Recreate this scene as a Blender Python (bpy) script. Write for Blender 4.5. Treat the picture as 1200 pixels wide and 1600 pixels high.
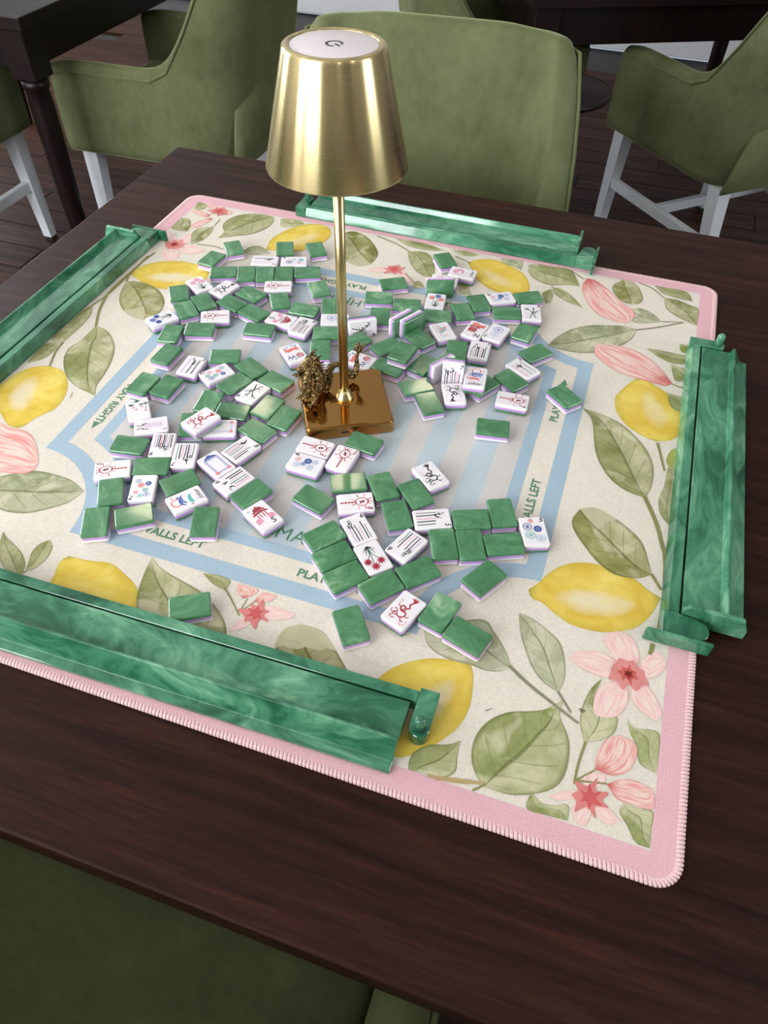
import bpy, bmesh, math, random
from mathutils import Vector, Matrix, noise
import numpy as np

for _o in list(bpy.data.objects):
    bpy.data.objects.remove(_o, do_unlink=True)
SC = bpy.context.scene
COL = SC.collection
random.seed(7)
rad = math.radians

# ------------------------------------------------------------------ camera
MATZ = 0.753                       # top of the play mat
TZ = 0.750                         # table top
cd = bpy.data.cameras.new('camera')
cam = bpy.data.objects.new('camera', cd)
COL.objects.link(cam)
cd.sensor_fit = 'VERTICAL'
cd.sensor_height = 36.0
cd.lens = 1147.94 / 1600 * 36.0
cd.clip_start = 0.02
cam.matrix_world = Matrix(((0.9476, -0.2488, 0.2004, 0.2455), (0.3190, 0.7033, -0.6354, -0.5971), (0.0172, 0.6660, 0.7458, 1.2903), (0, 0, 0, 1)))
SC.camera = cam

# ------------------------------------------------------------------ light and exposure
W = bpy.data.worlds.new('world'); SC.world = W
W.use_nodes = True
W.node_tree.nodes['Background'].inputs[0].default_value = (0.75, 0.86, 1.0, 1)
W.node_tree.nodes['Background'].inputs[1].default_value = 0.5
vs = SC.view_settings
vs.view_transform = 'Standard'; vs.look = 'None'; vs.gamma = 1.0; vs.use_curve_mapping = False
vs.exposure = 0.05

def area(name, loc, rot, sx, sy, power, col):
    l = bpy.data.lights.new(name, 'AREA'); l.shape = 'RECTANGLE'; l.size = sx; l.size_y = sy
    l.energy = power; l.color = col
    o = bpy.data.objects.new(name, l); COL.objects.link(o)
    o.location = loc; o.rotation_euler = rot
    return o
# daylight through the windows of the wall behind the photographer and of the left wall
WIN_FRONT = [(-2.95, 1.5), (-1.15, 1.5)]                 # centre x, width; sill .86 to head 2.62
for cx, w in WIN_FRONT:
    area('window_daylight', (cx, -2.74, 1.74), (rad(90), 0, 0), w - .1, 1.7, 98, (0.93, 0.965, 1.0))
WIN_LEFT = [(0.6, 1.3), (2.6, 1.3)]                      # centre y, width
for cy, w in WIN_LEFT:
    area('window_daylight', (-4.04, cy, 1.74), (rad(90), 0, rad(-90)), w - .1, 1.7, 62, (0.90, 0.95, 1.0))
WIN_RIGHT = [(0.2, 1.3)]
for cy, w in WIN_RIGHT:
    area('window_daylight', (3.54, cy, 1.74), (rad(90), 0, rad(90)), w - .1, 1.7, 42, (0.90, 0.95, 1.0))
DOWNLIGHTS = [(-1.46, 1.21), (-0.66, 1.66), (-1.28, 2.02), (-0.50, 2.46)]
for x, y in DOWNLIGHTS:
    area('downlight_and_fill_glow', (x, y, 2.735), (0, 0, 0), .13, .13, 1.0, (1.0, 0.84, 0.62))
FILL_SPOTS = [(-1.5, -0.75), (1.7, -0.75), (-1.2, -1.9), (1.2, -1.9)]        # unseen fill lamps added on the camera side to brighten mat and table
for x, y in FILL_SPOTS:
    area('downlight_and_fill_glow', (x, y, 2.735), (0, 0, 0), .15, .15, 3.5, (1.0, 0.92, 0.82))

# ------------------------------------------------------------------ helpers
def lin(c):
    return tuple(((v / 255.) / 12.92 if v / 255. <= 0.04045 else ((v / 255. + 0.055) / 1.055) ** 2.4) for v in c)
def L4(c): return lin(c) + (1.0,)

class NT:
    """small node-tree helper"""
    def __init__(self, name):
        self.m = bpy.data.materials.new(name); self.m.use_nodes = True
        self.t = self.m.node_tree; self.b = self.t.nodes['Principled BSDF']
    def n(self, typ, **kw):
        nd = self.t.nodes.new(typ)
        for k, v in kw.items():
            if k.startswith('i_'):
                key = k[2:]; key = int(key) if key.isdigit() else key.replace('_', ' ')
                nd.inputs[key].default_value = v
            else: setattr(nd, k, v)
        return nd
    def l(self, a, b): self.t.links.new(a, b)
    def ramp(self, fac, stops, interp='LINEAR'):
        r = self.n('ShaderNodeValToRGB'); r.color_ramp.interpolation = interp
        e = r.color_ramp.elements
        while len(e) < len(stops): e.new(0.5)
        for el, (p, c) in zip(e, stops): el.position = p; el.color = c if len(c) == 4 else tuple(c) + (1,)
        self.l(fac, r.inputs[0]); return r.outputs[0]
    def mix(self, fac, a, b, blend='MIX'):
        m = self.n('ShaderNodeMix', data_type='RGBA', blend_type=blend)
        for sock, v in ((m.inputs[0], fac), (m.inputs[6], a), (m.inputs[7], b)):
            if isinstance(v, bpy.types.NodeSocket): self.l(v, sock)
            else: sock.default_value = v
        return m.outputs[2]
    def math(self, op, a, b=None, clamp=False):
        m = self.n('ShaderNodeMath', operation=op, use_clamp=clamp)
        for sock, v in ((m.inputs[0], a), (m.inputs[1], b)):
            if v is None: continue
            if isinstance(v, bpy.types.NodeSocket): self.l(v, sock)
            else: sock.default_value = v
        return m.outputs[0]
    def noise(self, vec, scale, detail=3, rough=.5, dist=0):
        nd = self.n('ShaderNodeTexNoise'); nd.inputs['Scale'].default_value = scale
        nd.inputs['Detail'].default_value = detail; nd.inputs['Roughness'].default_value = rough
        nd.inputs['Distortion'].default_value = dist
        if vec is not None: self.l(vec, nd.inputs['Vector'])
        return nd.outputs[0]
    def mapping(self, vec, scale=(1, 1, 1), rot=(0, 0, 0), loc=(0, 0, 0)):
        m = self.n('ShaderNodeMapping'); m.inputs['Scale'].default_value = scale
        m.inputs['Rotation'].default_value = rot; m.inputs['Location'].default_value = loc
        self.l(vec, m.inputs['Vector']); return m.outputs[0]
    def bump(self, h, strength=.2, dist=.001):
        b = self.n('ShaderNodeBump'); b.inputs['Strength'].default_value = strength; b.inputs['Distance'].default_value = dist
        self.l(h, b.inputs['Height']); self.l(b.outputs[0], self.b.inputs['Normal'])
    def set(self, **kw):
        for k, v in kw.items():
            s = self.b.inputs[k.replace('_', ' ')]
            if isinstance(v, bpy.types.NodeSocket): self.l(v, s)
            else: s.default_value = v
        return self.m
    def coord(self, which='Object'): return self.n('ShaderNodeTexCoord').outputs[which]

def plain(name, c, rough=.5, metal=0, **kw):
    t = NT(name)
    co = t.coord('Object')
    n = t.noise(co, 40, 2)
    base = t.mix(n, tuple(v * .93 for v in lin(c)) + (1,), tuple(min(1, v * 1.05) for v in lin(c)) + (1,))
    return t.set(Base_Color=base, Roughness=rough, Metallic=metal, **kw)

def obj(name, me, mat=None, parent=None, loc=None, rot=None, smooth=False, kind=None, label=None, cat=None, group=None):
    o = bpy.data.objects.new(name, me); COL.objects.link(o)
    if mat is not None and me is not None:
        mats = mat if isinstance(mat, (list, tuple)) else [mat]
        if len(me.materials) == 0:
            for m in mats: me.materials.append(m)
    if parent: o.parent = parent
    if loc is not None: o.location = loc
    if rot is not None: o.rotation_euler = rot
    if smooth and me is not None:
        for p in me.polygons: p.use_smooth = True
    tag(o, label, cat, group, kind)
    return o
def tag(o, label=None, cat=None, group=None, kind=None):
    if label: o['label'] = label
    if cat: o['category'] = cat
    if group: o['group'] = group
    if kind: o['kind'] = kind
    return o
def thing(name, label, cat, loc=(0, 0, 0), rz=0, group=None):
    return obj(name, None, None, None, loc, (0, 0, rz), label=label, cat=cat, group=group)
def mesh(name, verts, faces):
    me = bpy.data.meshes.new(name); me.from_pydata([tuple(v) for v in verts], [], [tuple(f) for f in faces]); me.update(); return me
def from_bm(name, bm, smooth=False, recalc=True):
    if recalc: bmesh.ops.recalc_face_normals(bm, faces=bm.faces)
    me = bpy.data.meshes.new(name); bm.to_mesh(me); bm.free()
    if smooth:
        for p in me.polygons: p.use_smooth = True
    return me
def bm_box(bm, c, s, rot=None, taper=1.0):
    """box centre c, size s; taper scales the lower face"""
    vs_ = []
    for z in (-.5, .5):
        k = taper if z < 0 else 1.0
        for x, y in ((-.5, -.5), (.5, -.5), (.5, .5), (-.5, .5)):
            v = Vector((x * s[0] * k, y * s[1] * k, z * s[2]))
            if rot is not None: v = rot @ v
            vs_.append(bm.verts.new(v + Vector(c)))
    fs = [bm.faces.new([vs_[i] for i in f]) for f in ((3, 2, 1, 0), (4, 5, 6, 7), (0, 1, 5, 4), (1, 2, 6, 5), (2, 3, 7, 6), (3, 0, 4, 7))]
    return vs_, fs
def box_mesh(name, c, s, bevel=0, seg=2, rot=None, taper=1.0):
    bm = bmesh.new(); bm_box(bm, c, s, rot, taper)
    if bevel:
        bmesh.ops.bevel(bm, geom=bm.edges[:], offset=bevel, segments=seg, profile=.5, affect='EDGES')
    return from_bm(name, bm)
def bm_loft(bm, rings, closed_ring=True, cap0=True, cap1=True):
    R = [[bm.verts.new(p) for p in r] for r in rings]
    n = len(R[0])
    for a, b in zip(R[:-1], R[1:]):
        for i in range(n if closed_ring else n - 1):
            j = (i + 1) % n
            bm.faces.new((a[i], a[j], b[j], b[i]))
    if cap0: bm.faces.new(list(reversed(R[0])))
    if cap1: bm.faces.new(R[-1])
    return R
def lathe(name, prof, seg=48, smooth=True, cap0=True, cap1=True):
    bm = bmesh.new()
    rings = [[(r * math.cos(2 * math.pi * i / seg), r * math.sin(2 * math.pi * i / seg), z) for i in range(seg)] for r, z in prof]
    bm_loft(bm, rings, True, cap0, cap1)
    return from_bm(name, bm, smooth)
def tube_rings(pts, radii, seg=10, up=Vector((0, 0, 1)), shape=None):
    pts = [Vector(p) for p in pts]; rings = []
    prev = None
    for i, p in enumerate(pts):
        d = (pts[min(i + 1, len(pts) - 1)] - pts[max(i - 1, 0)]).normalized()
        if prev is None:
            a = up if abs(d.dot(up)) < .95 else Vector((1, 0, 0))
            x = (a - d * a.dot(d)).normalized()
        else:
            x = (prev - d * prev.dot(d)).normalized()
        y = d.cross(x); prev = x
        r = radii[i] if isinstance(radii, (list, tuple)) else radii
        rg = []
        for k in range(seg):
            a = 2 * math.pi * k / seg
            f = shape(i, a) if shape else 1.0
            rg.append(p + (x * math.cos(a) + y * math.sin(a)) * r * f)
        rings.append(rg)
    return rings
def catmull(pts, n, closed=False):
    P = [Vector(p) for p in pts]; out = []
    m = len(P)
    segs = m if closed else m - 1
    per = max(1, n // segs)
    for i in range(segs):
        p0 = P[(i - 1) % m] if closed or i > 0 else P[0] * 2 - P[1]
        p1 = P[i]; p2 = P[(i + 1) % m]
        p3 = P[(i + 2) % m] if closed or i + 2 < m else P[-1] * 2 - P[-2]
        for k in range(per):
            t = k / per
            out.append(0.5 * ((2 * p1) + (p2 - p0) * t + (2 * p0 - 5 * p1 + 4 * p2 - p3) * t * t + (3 * p1 - p0 - 3 * p2 + p3) * t ** 3))
    if not closed: out.append(P[-1])
    return out
def resample(pts, n):
    d = [0]
    for a, b in zip(pts[:-1], pts[1:]): d.append(d[-1] + (b - a).length)
    out = []; j = 0
    for i in range(n):
        t = d[-1] * i / (n - 1)
        while j < len(d) - 2 and d[j + 1] < t: j += 1
        s = (t - d[j]) / max(1e-9, d[j + 1] - d[j]); out.append(pts[j].lerp(pts[j + 1], min(1, max(0, s))))
    return out
FONT_CACHE = {}
def text_mesh(s, size, bold=.0, shear=0.0, spacing=1.0):
    """flat filled lettering, returned as (verts, faces)"""
    cu = bpy.data.curves.new('lettering', 'FONT'); cu.body = s; cu.size = size; cu.offset = bold; cu.shear = shear
    cu.space_character = spacing; cu.align_x = 'CENTER'; cu.align_y = 'CENTER'; cu.resolution_u = 3
    o = bpy.data.objects.new('lettering', cu); COL.objects.link(o)
    dg = bpy.context.evaluated_depsgraph_get()
    me = bpy.data.meshes.new_from_object(o.evaluated_get(dg))
    vs_ = [v.co.copy() for v in me.vertices]; fs = [tuple(p.vertices) for p in me.polygons]
    bpy.data.objects.remove(o, do_unlink=True); bpy.data.curves.remove(cu); bpy.data.meshes.remove(me)
    return vs_, fs

# ------------------------------------------------------------------ materials
def mat_wood(name, dark, mid, light, axis=0, rough=(.28, .42), scale=1.0, spec=.5):
    t = NT(name); co = t.coord('Object')
    rnd = t.n('ShaderNodeObjectInfo').outputs['Random']
    off = t.n('ShaderNodeCombineXYZ'); t.l(t.math('MULTIPLY', rnd, 37.0), off.inputs[0]); t.l(t.math('MULTIPLY', rnd, 11.0), off.inputs[2])
    ad = t.n('ShaderNodeVectorMath', operation='ADD'); t.l(co, ad.inputs[0]); t.l(off.outputs[0], ad.inputs[1])
    sc = [26, 26, 26]; sc[axis] = 1.6
    v = t.mapping(ad.outputs[0], tuple(s * scale for s in sc))
    g = t.noise(v, 3.0, 6, .62, .4)
    sc2 = [160, 160, 160]; sc2[axis] = 9
    fine = t.noise(t.mapping(ad.outputs[0], tuple(s * scale for s in sc2)), 3.0, 3, .6)
    big = t.noise(t.mapping(ad.outputs[0], tuple(s * .12 * scale for s in sc)), 2.0, 2)
    f = t.math('ADD', t.math('MULTIPLY', g, .55), t.math('ADD', t.math('MULTIPLY', fine, .25), t.math('MULTIPLY', big, .22)))
    c = t.ramp(f, [(.36, L4(dark)), (.52, L4(mid)), (.70, L4(light))])
    r = t.n('ShaderNodeMapRange'); r.inputs['From Min'].default_value = .3; r.inputs['From Max'].default_value = .7
    r.inputs['To Min'].default_value = rough[1]; r.inputs['To Max'].default_value = rough[0]; t.l(f, r.inputs[0])
    t.bump(f, .12, .0006)
    return t.set(Base_Color=c, Roughness=r.outputs[0], Specular_IOR_Level=spec)

def mat_marble(name, stops, scale, stretch=(1, 1, 1), rough=.14, warp=.6, rnd_amt=20.0, sss=0.0):
    t = NT(name); co = t.coord('Object')
    oi = t.n('ShaderNodeObjectInfo').outputs['Random']
    off = t.n('ShaderNodeCombineXYZ')
    for i, k in enumerate((1.0, 1.7, 2.3)): t.l(t.math('MULTIPLY', oi, rnd_amt * k), off.inputs[i])
    ad = t.n('ShaderNodeVectorMath', operation='ADD'); t.l(t.mapping(co, tuple(scale * s for s in stretch)), ad.inputs[0]); t.l(off.outputs[0], ad.inputs[1])
    w = t.n('ShaderNodeTexNoise'); w.inputs['Scale'].default_value = .7; w.inputs['Detail'].default_value = 2; t.l(ad.outputs[0], w.inputs['Vector'])
    wm = t.n('ShaderNodeVectorMath', operation='SCALE'); t.l(w.outputs[1], wm.inputs[0]); wm.inputs['Scale'].default_value = warp * 4
    ad2 = t.n('ShaderNodeVectorMath', operation='ADD'); t.l(ad.outputs[0], ad2.inputs[0]); t.l(wm.outputs[0], ad2.inputs[1])
    a = t.noise(ad2.outputs[0], 1.0, 5, .62, .8)
    b = t.noise(ad2.outputs[0], 2.6, 3, .6, 1.5)
    f = t.math('ADD', t.math('MULTIPLY', a, .72), t.math('MULTIPLY', b, .28))
    c = t.ramp(f, stops)
    kw = dict(Base_Color=c, Roughness=rough, IOR=1.5, Coat_Weight=.3, Coat_Roughness=.05)
    if sss: kw.update(Subsurface_Weight=sss, Subsurface_Radius=(.004, .006, .004), Subsurface_Scale=1.0)
    return t.set(**kw)

def mat_velvet(name, c, dark):
    t = NT(name); co = t.coord('Object')
    n1 = t.noise(co, 7, 4, .6); n2 = t.noise(t.mapping(co, (1, 1, .5)), 60, 3, .7)
    f = t.math('ADD', t.math('MULTIPLY', n1, .7), t.math('MULTIPLY', n2, .3))
    base = t.ramp(f, [(.3, L4(dark)), (.7, L4(c))])
    t.bump(n2, .25, .002)
    return t.set(Base_Color=base, Roughness=.85, Sheen_Weight=.6, Sheen_Roughness=.35, Sheen_Tint=L4((190, 200, 150)), Specular_IOR_Level=.15)

def mat_brass(name, c, rough, aniso=0.0, brush=None, arot=0.0):
    t = NT(name); co = t.coord('Object')
    kw = dict(Metallic=1.0, Roughness=rough, Anisotropic=aniso, Anisotropic_Rotation=arot)
    if brush:
        n = t.noise(t.mapping(co, brush), 1.0, 2, .6)
        pass
        r = t.n('ShaderNodeMapRange'); r.inputs['To Min'].default_value = rough * .94; r.inputs['To Max'].default_value = rough * 1.06
        t.l(n, r.inputs[0]); kw['Roughness'] = r.outputs[0]
        base = t.mix(n, tuple(v * .95 for v in lin(c)) + (1,), L4(c))
    else:
        n = t.noise(co, 90, 3)
        base = t.mix(n, tuple(v * .93 for v in lin(c)) + (1,), L4(c))
    kw['Base_Color'] = base
    if aniso:
        tg = t.n('ShaderNodeTangent', direction_type='RADIAL', axis='Z'); t.l(tg.outputs[0], t.b.inputs['Tangent'])
    return t.set(**kw)

def fabric_bump(t, strength=.25):
    co = t.coord('Object')
    w1 = t.n('ShaderNodeTexWave', bands_direction='X'); w1.inputs['Scale'].default_value = 420; w1.inputs['Distortion'].default_value = 1.2; w1.inputs['Detail Scale'].default_value = 3
    w2 = t.n('ShaderNodeTexWave', bands_direction='Y'); w2.inputs['Scale'].default_value = 420; w2.inputs['Distortion'].default_value = 1.2; w2.inputs['Detail Scale'].default_value = 3
    t.l(co, w1.inputs['Vector']); t.l(co, w2.inputs['Vector'])
    n = t.noise(co, 650, 3, .7)
    h = t.math('ADD', t.math('ADD', w1.outputs[1], w2.outputs[1]), n)
    t.bump(h, strength, .0004)
    return n
def mat_cloth(name, c, var=.085):
    t = NT(name); n = fabric_bump(t)
    k = lin(c)
    big = t.noise(t.coord('Object'), 9, 3)
    f = t.ramp(t.math('ADD', t.math('MULTIPLY', n, .75), t.math('MULTIPLY', big, .25)), [(.36, (0, 0, 0, 1)), (.62, (1, 1, 1, 1))])
    base = t.mix(f, tuple(v * (1 - var * 1.6) for v in k) + (1,), tuple(min(1, v * (1 + var)) for v in k) + (1,))
    return t.set(Base_Color=base, Roughness=.9, Specular_IOR_Level=.1)

M = {}
M['table'] = mat_wood('dark_walnut', (27, 13, 10), (47, 25, 19), (72, 39, 30), 0, (.38, .54), 1.0, .12)
M['floor'] = mat_wood('floor_boards', (30, 15, 10), (58, 31, 20), (90, 52, 34), 0, (.42, .6), .6, .1)
M['black_wood'] = mat_wood('black_wood', (14, 8, 7), (24, 13, 12), (38, 21, 18), 2, (.3, .45), 1.0, .25)
M['velvet'] = mat_velvet('olive_velvet', (110, 114, 80), (78, 84, 54))
M['white_leg'] = plain('white_painted_wood', (214, 218, 222), .35)
M['rubber'] = plain('dark_glide', (40, 38, 38), .6)
M['rack'] = mat_marble('jade_acrylic', [(.32, L4((16, 66, 45))), (.44, L4((42, 102, 74))), (.54, L4((78, 138, 106))), (.63, L4((116, 168, 134))), (.76, L4((178, 210, 180)))], 17, (.45, 1, 1), .12, .5)
M['tile_green'] = mat_marble('tile_green', [(.34, L4((56, 106, 68))), (.46, L4((72, 124, 84))), (.55, L4((86, 137, 97))), (.62, L4((116, 160, 120))), (.71, L4((168, 192, 158)))], 26, (1, .55, 1), .13, .55, 60)
M['tile_purple'] = plain('tile_purple', (196, 150, 214), .25)
M['tile_white'] = plain('tile_white', (234, 228, 231), .16)
M['tile_white'].node_tree.nodes['Principled BSDF'].inputs['Coat Weight'].default_value = .4
M['shade'] = mat_brass('brushed_brass', (220, 199, 146), .27, .9, (3, 3, 2200), .25)
M['brass'] = mat_brass('satin_brass', (212, 190, 136), .28)
M['brass_base'] = mat_brass('polished_brass', (196, 146, 84), .09)
def mat_bronze():
    t = NT('antique_bronze'); co = t.coord('Object')
    v = t.n('ShaderNodeTexVoronoi', feature='DISTANCE_TO_EDGE'); v.inputs['Scale'].default_value = 620; t.l(co, v.inputs['Vector'])
    f = t.ramp(v.outputs['Distance'], [(.02, (0, 0, 0, 1)), (.22, (1, 1, 1, 1))])
    n = t.noise(co, 260, 3)
    f2 = t.math('MULTIPLY', f, t.ramp(n, [(.35, (.4, .4, .4, 1)), (.55, (1, 1, 1, 1))]))
    t.bump(f, .9, .0006)
    return t.set(Base_Color=t.mix(f2, L4((40, 33, 24)), L4((198, 166, 112))), Metallic=1.0, Roughness=.22)
M['bronze'] = mat_bronze()
M['panel'] = plain('touch_panel', (226, 214, 216), .35)
M['black'] = plain('black_print', (22, 20, 22), .4)
M['wall'] = plain('painted_wall', (176, 175, 174), .7)
M['trim'] = plain('white_trim', (222, 222, 224), .4)
M['ceiling'] = plain('ceiling_paint', (225, 224, 220), .8)
M['glass'] = NT('window_glass').set(Base_Color=(.9, .95, 1, 1), Roughness=.02, Transmission_Weight=1.0, IOR=1.45)
M['cream'] = mat_cloth('mat_cream', (224, 215, 201))
M['pink'] = mat_cloth('mat_pink', (226, 178, 186))
M['hem'] = mat_cloth('mat_hem', (240, 200, 202))
M['blue'] = mat_cloth('mat_blue', (166, 187, 202))
M['stripe_blue'] = mat_cloth('mat_stripe_blue', (186, 199, 206))
M['stripe_light'] = mat_cloth('mat_stripe_light', (206, 201, 197))
M['letter'] = mat_cloth('mat_lettering', (92, 138, 106))
M['backing'] = plain('mat_rubber_back', (60, 56, 56), .8)
# ------------------------------------------------------------------ the room
XL, XR, YF, YB, ZC = -4.1, 3.6, -2.8, 4.15, 2.75
def wall_with_openings(name, length, openings, thick=.15, lo=.86, hi=2.62):
    """wall along local x from 0 to length, front face at y=0, openings=[(x0,x1)]"""
    bm = bmesh.new(); x = 0
    def seg(x0, x1, z0, z1):
        bm_box(bm, ((x0 + x1) / 2, -thick / 2, (z0 + z1) / 2), (x1 - x0, thick, z1 - z0))
    for a, b in sorted(openings):
        seg(x, a, 0, ZC); seg(a, b, 0, lo); seg(a, b, hi, ZC); x = b
    seg(x, length, 0, ZC)
    return from_bm(name, bm)
fl = obj('floor', box_mesh('floor', ((XL + XR) / 2, (YF + YB) / 2, -.03), (XR - XL, YB - YF, .04)), M['black_wood'], kind='structure')
# floor boards where the photograph sees the floor, each its own piece
bw, bl = .125, 1.5
plank = box_mesh('plank', (0, 0, -.005), (bl - .003, bw - .003, .010), .0012, 1)
plank.materials.append(M['floor'])
for i in range(22):
    y = 1.0 + bw * (i + .5)
    for j in range(4):
        x = -3.15 + bl * j + ((i * 0.61) % 1.0) * bl * .9
        obj('plank', plank, None, fl, (x, y, 0))
for i in range(16):
    y = -1.0 + bw * (i + .5)
    for j in range(2):
        obj('plank', plank, None, fl, (-2.7 + bl * j + ((i * .43) % 1.0) * .6, y, 0))
obj('ceiling', box_mesh('ceiling', ((XL + XR) / 2, (YF + YB) / 2, ZC + .05), (XR - XL, YB - YF, .1)), M['ceiling'], kind='structure')
obj('wall_back', box_mesh('wall_back', ((XL + XR) / 2, YB + .075, ZC / 2), (XR - XL, .15, ZC)), M['wall'], kind='structure')
obj('wall_right', wall_with_openings('wall_right', YB - YF, [(c - w / 2 - YF, c + w / 2 - YF) for c, w in WIN_RIGHT]), M['wall'], None, (XR, YF, 0), (0, 0, rad(90)), kind='structure')
obj('wall_front', wall_with_openings('wall_front', XR - XL, [(c - w / 2 - XL, c + w / 2 - XL) for c, w in WIN_FRONT]), M['wall'], None, (XL, YF, 0), kind='structure')
# left wall: local x runs along -y so that the room side faces +x
obj('wall_left', wall_with_openings('wall_left', YB - YF, [(YB - c - w / 2, YB - c + w / 2) for c, w in WIN_LEFT]), M['wall'], None, (XL, YB, 0), (0, 0, rad(-90)), kind='structure')
bb = obj('baseboard_back', box_mesh('baseboard', ((XL + XR) / 2, YB - .009, .07), (XR - XL, .018, .14), .004), M['trim'], kind='structure')
# white beadboard panel on the back wall
wn = obj('trim_1', box_mesh('wainscot', (1.0, YB - .012, .62), (2.6, .02, .96)), M['trim'], kind='structure')
bead = box_mesh('bead', (0, 0, 0), (.030, .022, .94), .006, 2); bead.materials.append(M['trim'])
for i in range(54):
    obj('bead', bead, None, wn, (-.28 + .048 * i, YB - .026, .62))
nwin = 0
def window(cx, w, loc, rz):
    global nwin
    nwin += 1
    r = obj('window_%d' % nwin, None, None, None, loc, (0, 0, rz), kind='structure')
    bm = bmesh.new()
    for c, s in (((0, 0, .89), (w, .06, .06)), ((0, 0, 2.59), (w, .06, .06)), ((-w / 2 + .03, 0, 1.74), (.06, .06, 1.76)), ((w / 2 - .03, 0, 1.74), (.06, .06, 1.76)), ((0, 0, 1.74), (.035, .05, 1.76)), ((0, 0, 1.74), (w, .05, .035))):
        bm_box(bm, c, s)
    obj('window_frame', from_bm('window_frame', bm), M['trim'], r)
    for sx in (-1, 1):
        for sz in (-1, 1):
            obj('pane', box_mesh('pane', (sx * (w / 4 - .01), 0, 1.74 + sz * .42), (w / 2 - .07, .006, .80)), M['glass'], r)
for c, w in WIN_FRONT: window(c, w, (c, YF - .09, 0), 0)
for c, w in WIN_LEFT: window(c, w, (XL - .09, c, 0), rad(90))
for c, w in WIN_RIGHT: window(c, w, (XR + .09, c, 0), rad(90))
dl = lathe('downlight', [(.075, 0), (.085, 0), (.085, -.012), (.07, -.014)], 24)
em = NT('downlight_lens'); em.set(Base_Color=(1, .9, .8, 1), Emission_Color=(1, .88, .74, 1), Emission_Strength=9.0)
dlens = lathe('lens', [(.070, -.004), (.070, -.001)], 24)
for i, (x, y) in enumerate(DOWNLIGHTS + FILL_SPOTS):  # fittings of the added fill lamps come last
    t = thing('ceiling_downlight', 'round recessed ceiling downlight ' + ('over the edge of the upper left table', 'nearest the card table', 'over the middle of the upper left table', 'farthest from the windows', 'added as fill light, left of the near chair', 'added as fill light, right of the near chair', 'added as fill light, before the left window', 'added as fill light, before the blank end of the window wall')[i], 'light', (x, y, ZC), 0, 'recessed ceiling lights')
    obj('trim_ring', dl, M['trim'], t); obj('lens', dlens, em.m, t)

# ------------------------------------------------------------------ tables
def table(name, label, x0, x1, y0, y1, mat, legs='turned', loc=(0, 0, 0), rz=0, top=.03, apron=.1):
    t = thing(name, label, 'table', loc, rz)
    cx, cy = (x0 + x1) / 2, (y0 + y1) / 2
    obj('table_top', box_mesh('table_top', (cx, cy, TZ - top / 2), (x1 - x0, y1 - y0, top), .0025, 2), mat, t)
    ins = .055
    for c, s in (((cx, y0 + ins, TZ - top - apron / 2), (x1 - x0 - 2 * ins, .022, apron)), ((cx, y1 - ins, TZ - top - apron / 2), (x1 - x0 - 2 * ins, .022, apron)),
                 ((x0 + ins, cy, TZ - top - apron / 2), (.022, y1 - y0 - 2 * ins, apron)), ((x1 - ins, cy, TZ - top - apron / 2), (.022, y1 - y0 - 2 * ins, apron))):
        obj('apron', box_mesh('apron', c, s, .002, 1), mat, t)
    zt = TZ - top
    block = box_mesh('leg_block', (0, 0, zt - (apron + .02) / 2), (.075, .075, apron + .02), .003, 1)
    zl = zt - apron - .02
    turned = lathe('leg', [(.026, zl), (.036, zl - .006), (.036, zl - .02), (.030, zl - .03), (.032, zl - .06), (.030, zl * .5), (.020, .02), (.018, 0)][::-1], 24)
    for sx in (x0 + ins, x1 - ins):
        for sy in (y0 + ins, y1 - ins):
            lg = obj('leg', turned, mat, t, (sx, sy, 0))
            obj('leg_block', block, mat, lg)
    return t
table('card_table', 'dark walnut card table carrying the floral play mat', -.515, .555, -.5125, .559, M['table'])
table('dining_table', 'black-brown table at upper left with a turned leg', -2.35, -1.235, 1.075, 2.2, M['black_wood'])
table('dining_table', 'black table at upper right behind the round side table', 0, 1.25, 0, 1.1, M['black_wood'], loc=(-.11, 1.745, 0), rz=rad(27))

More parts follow.
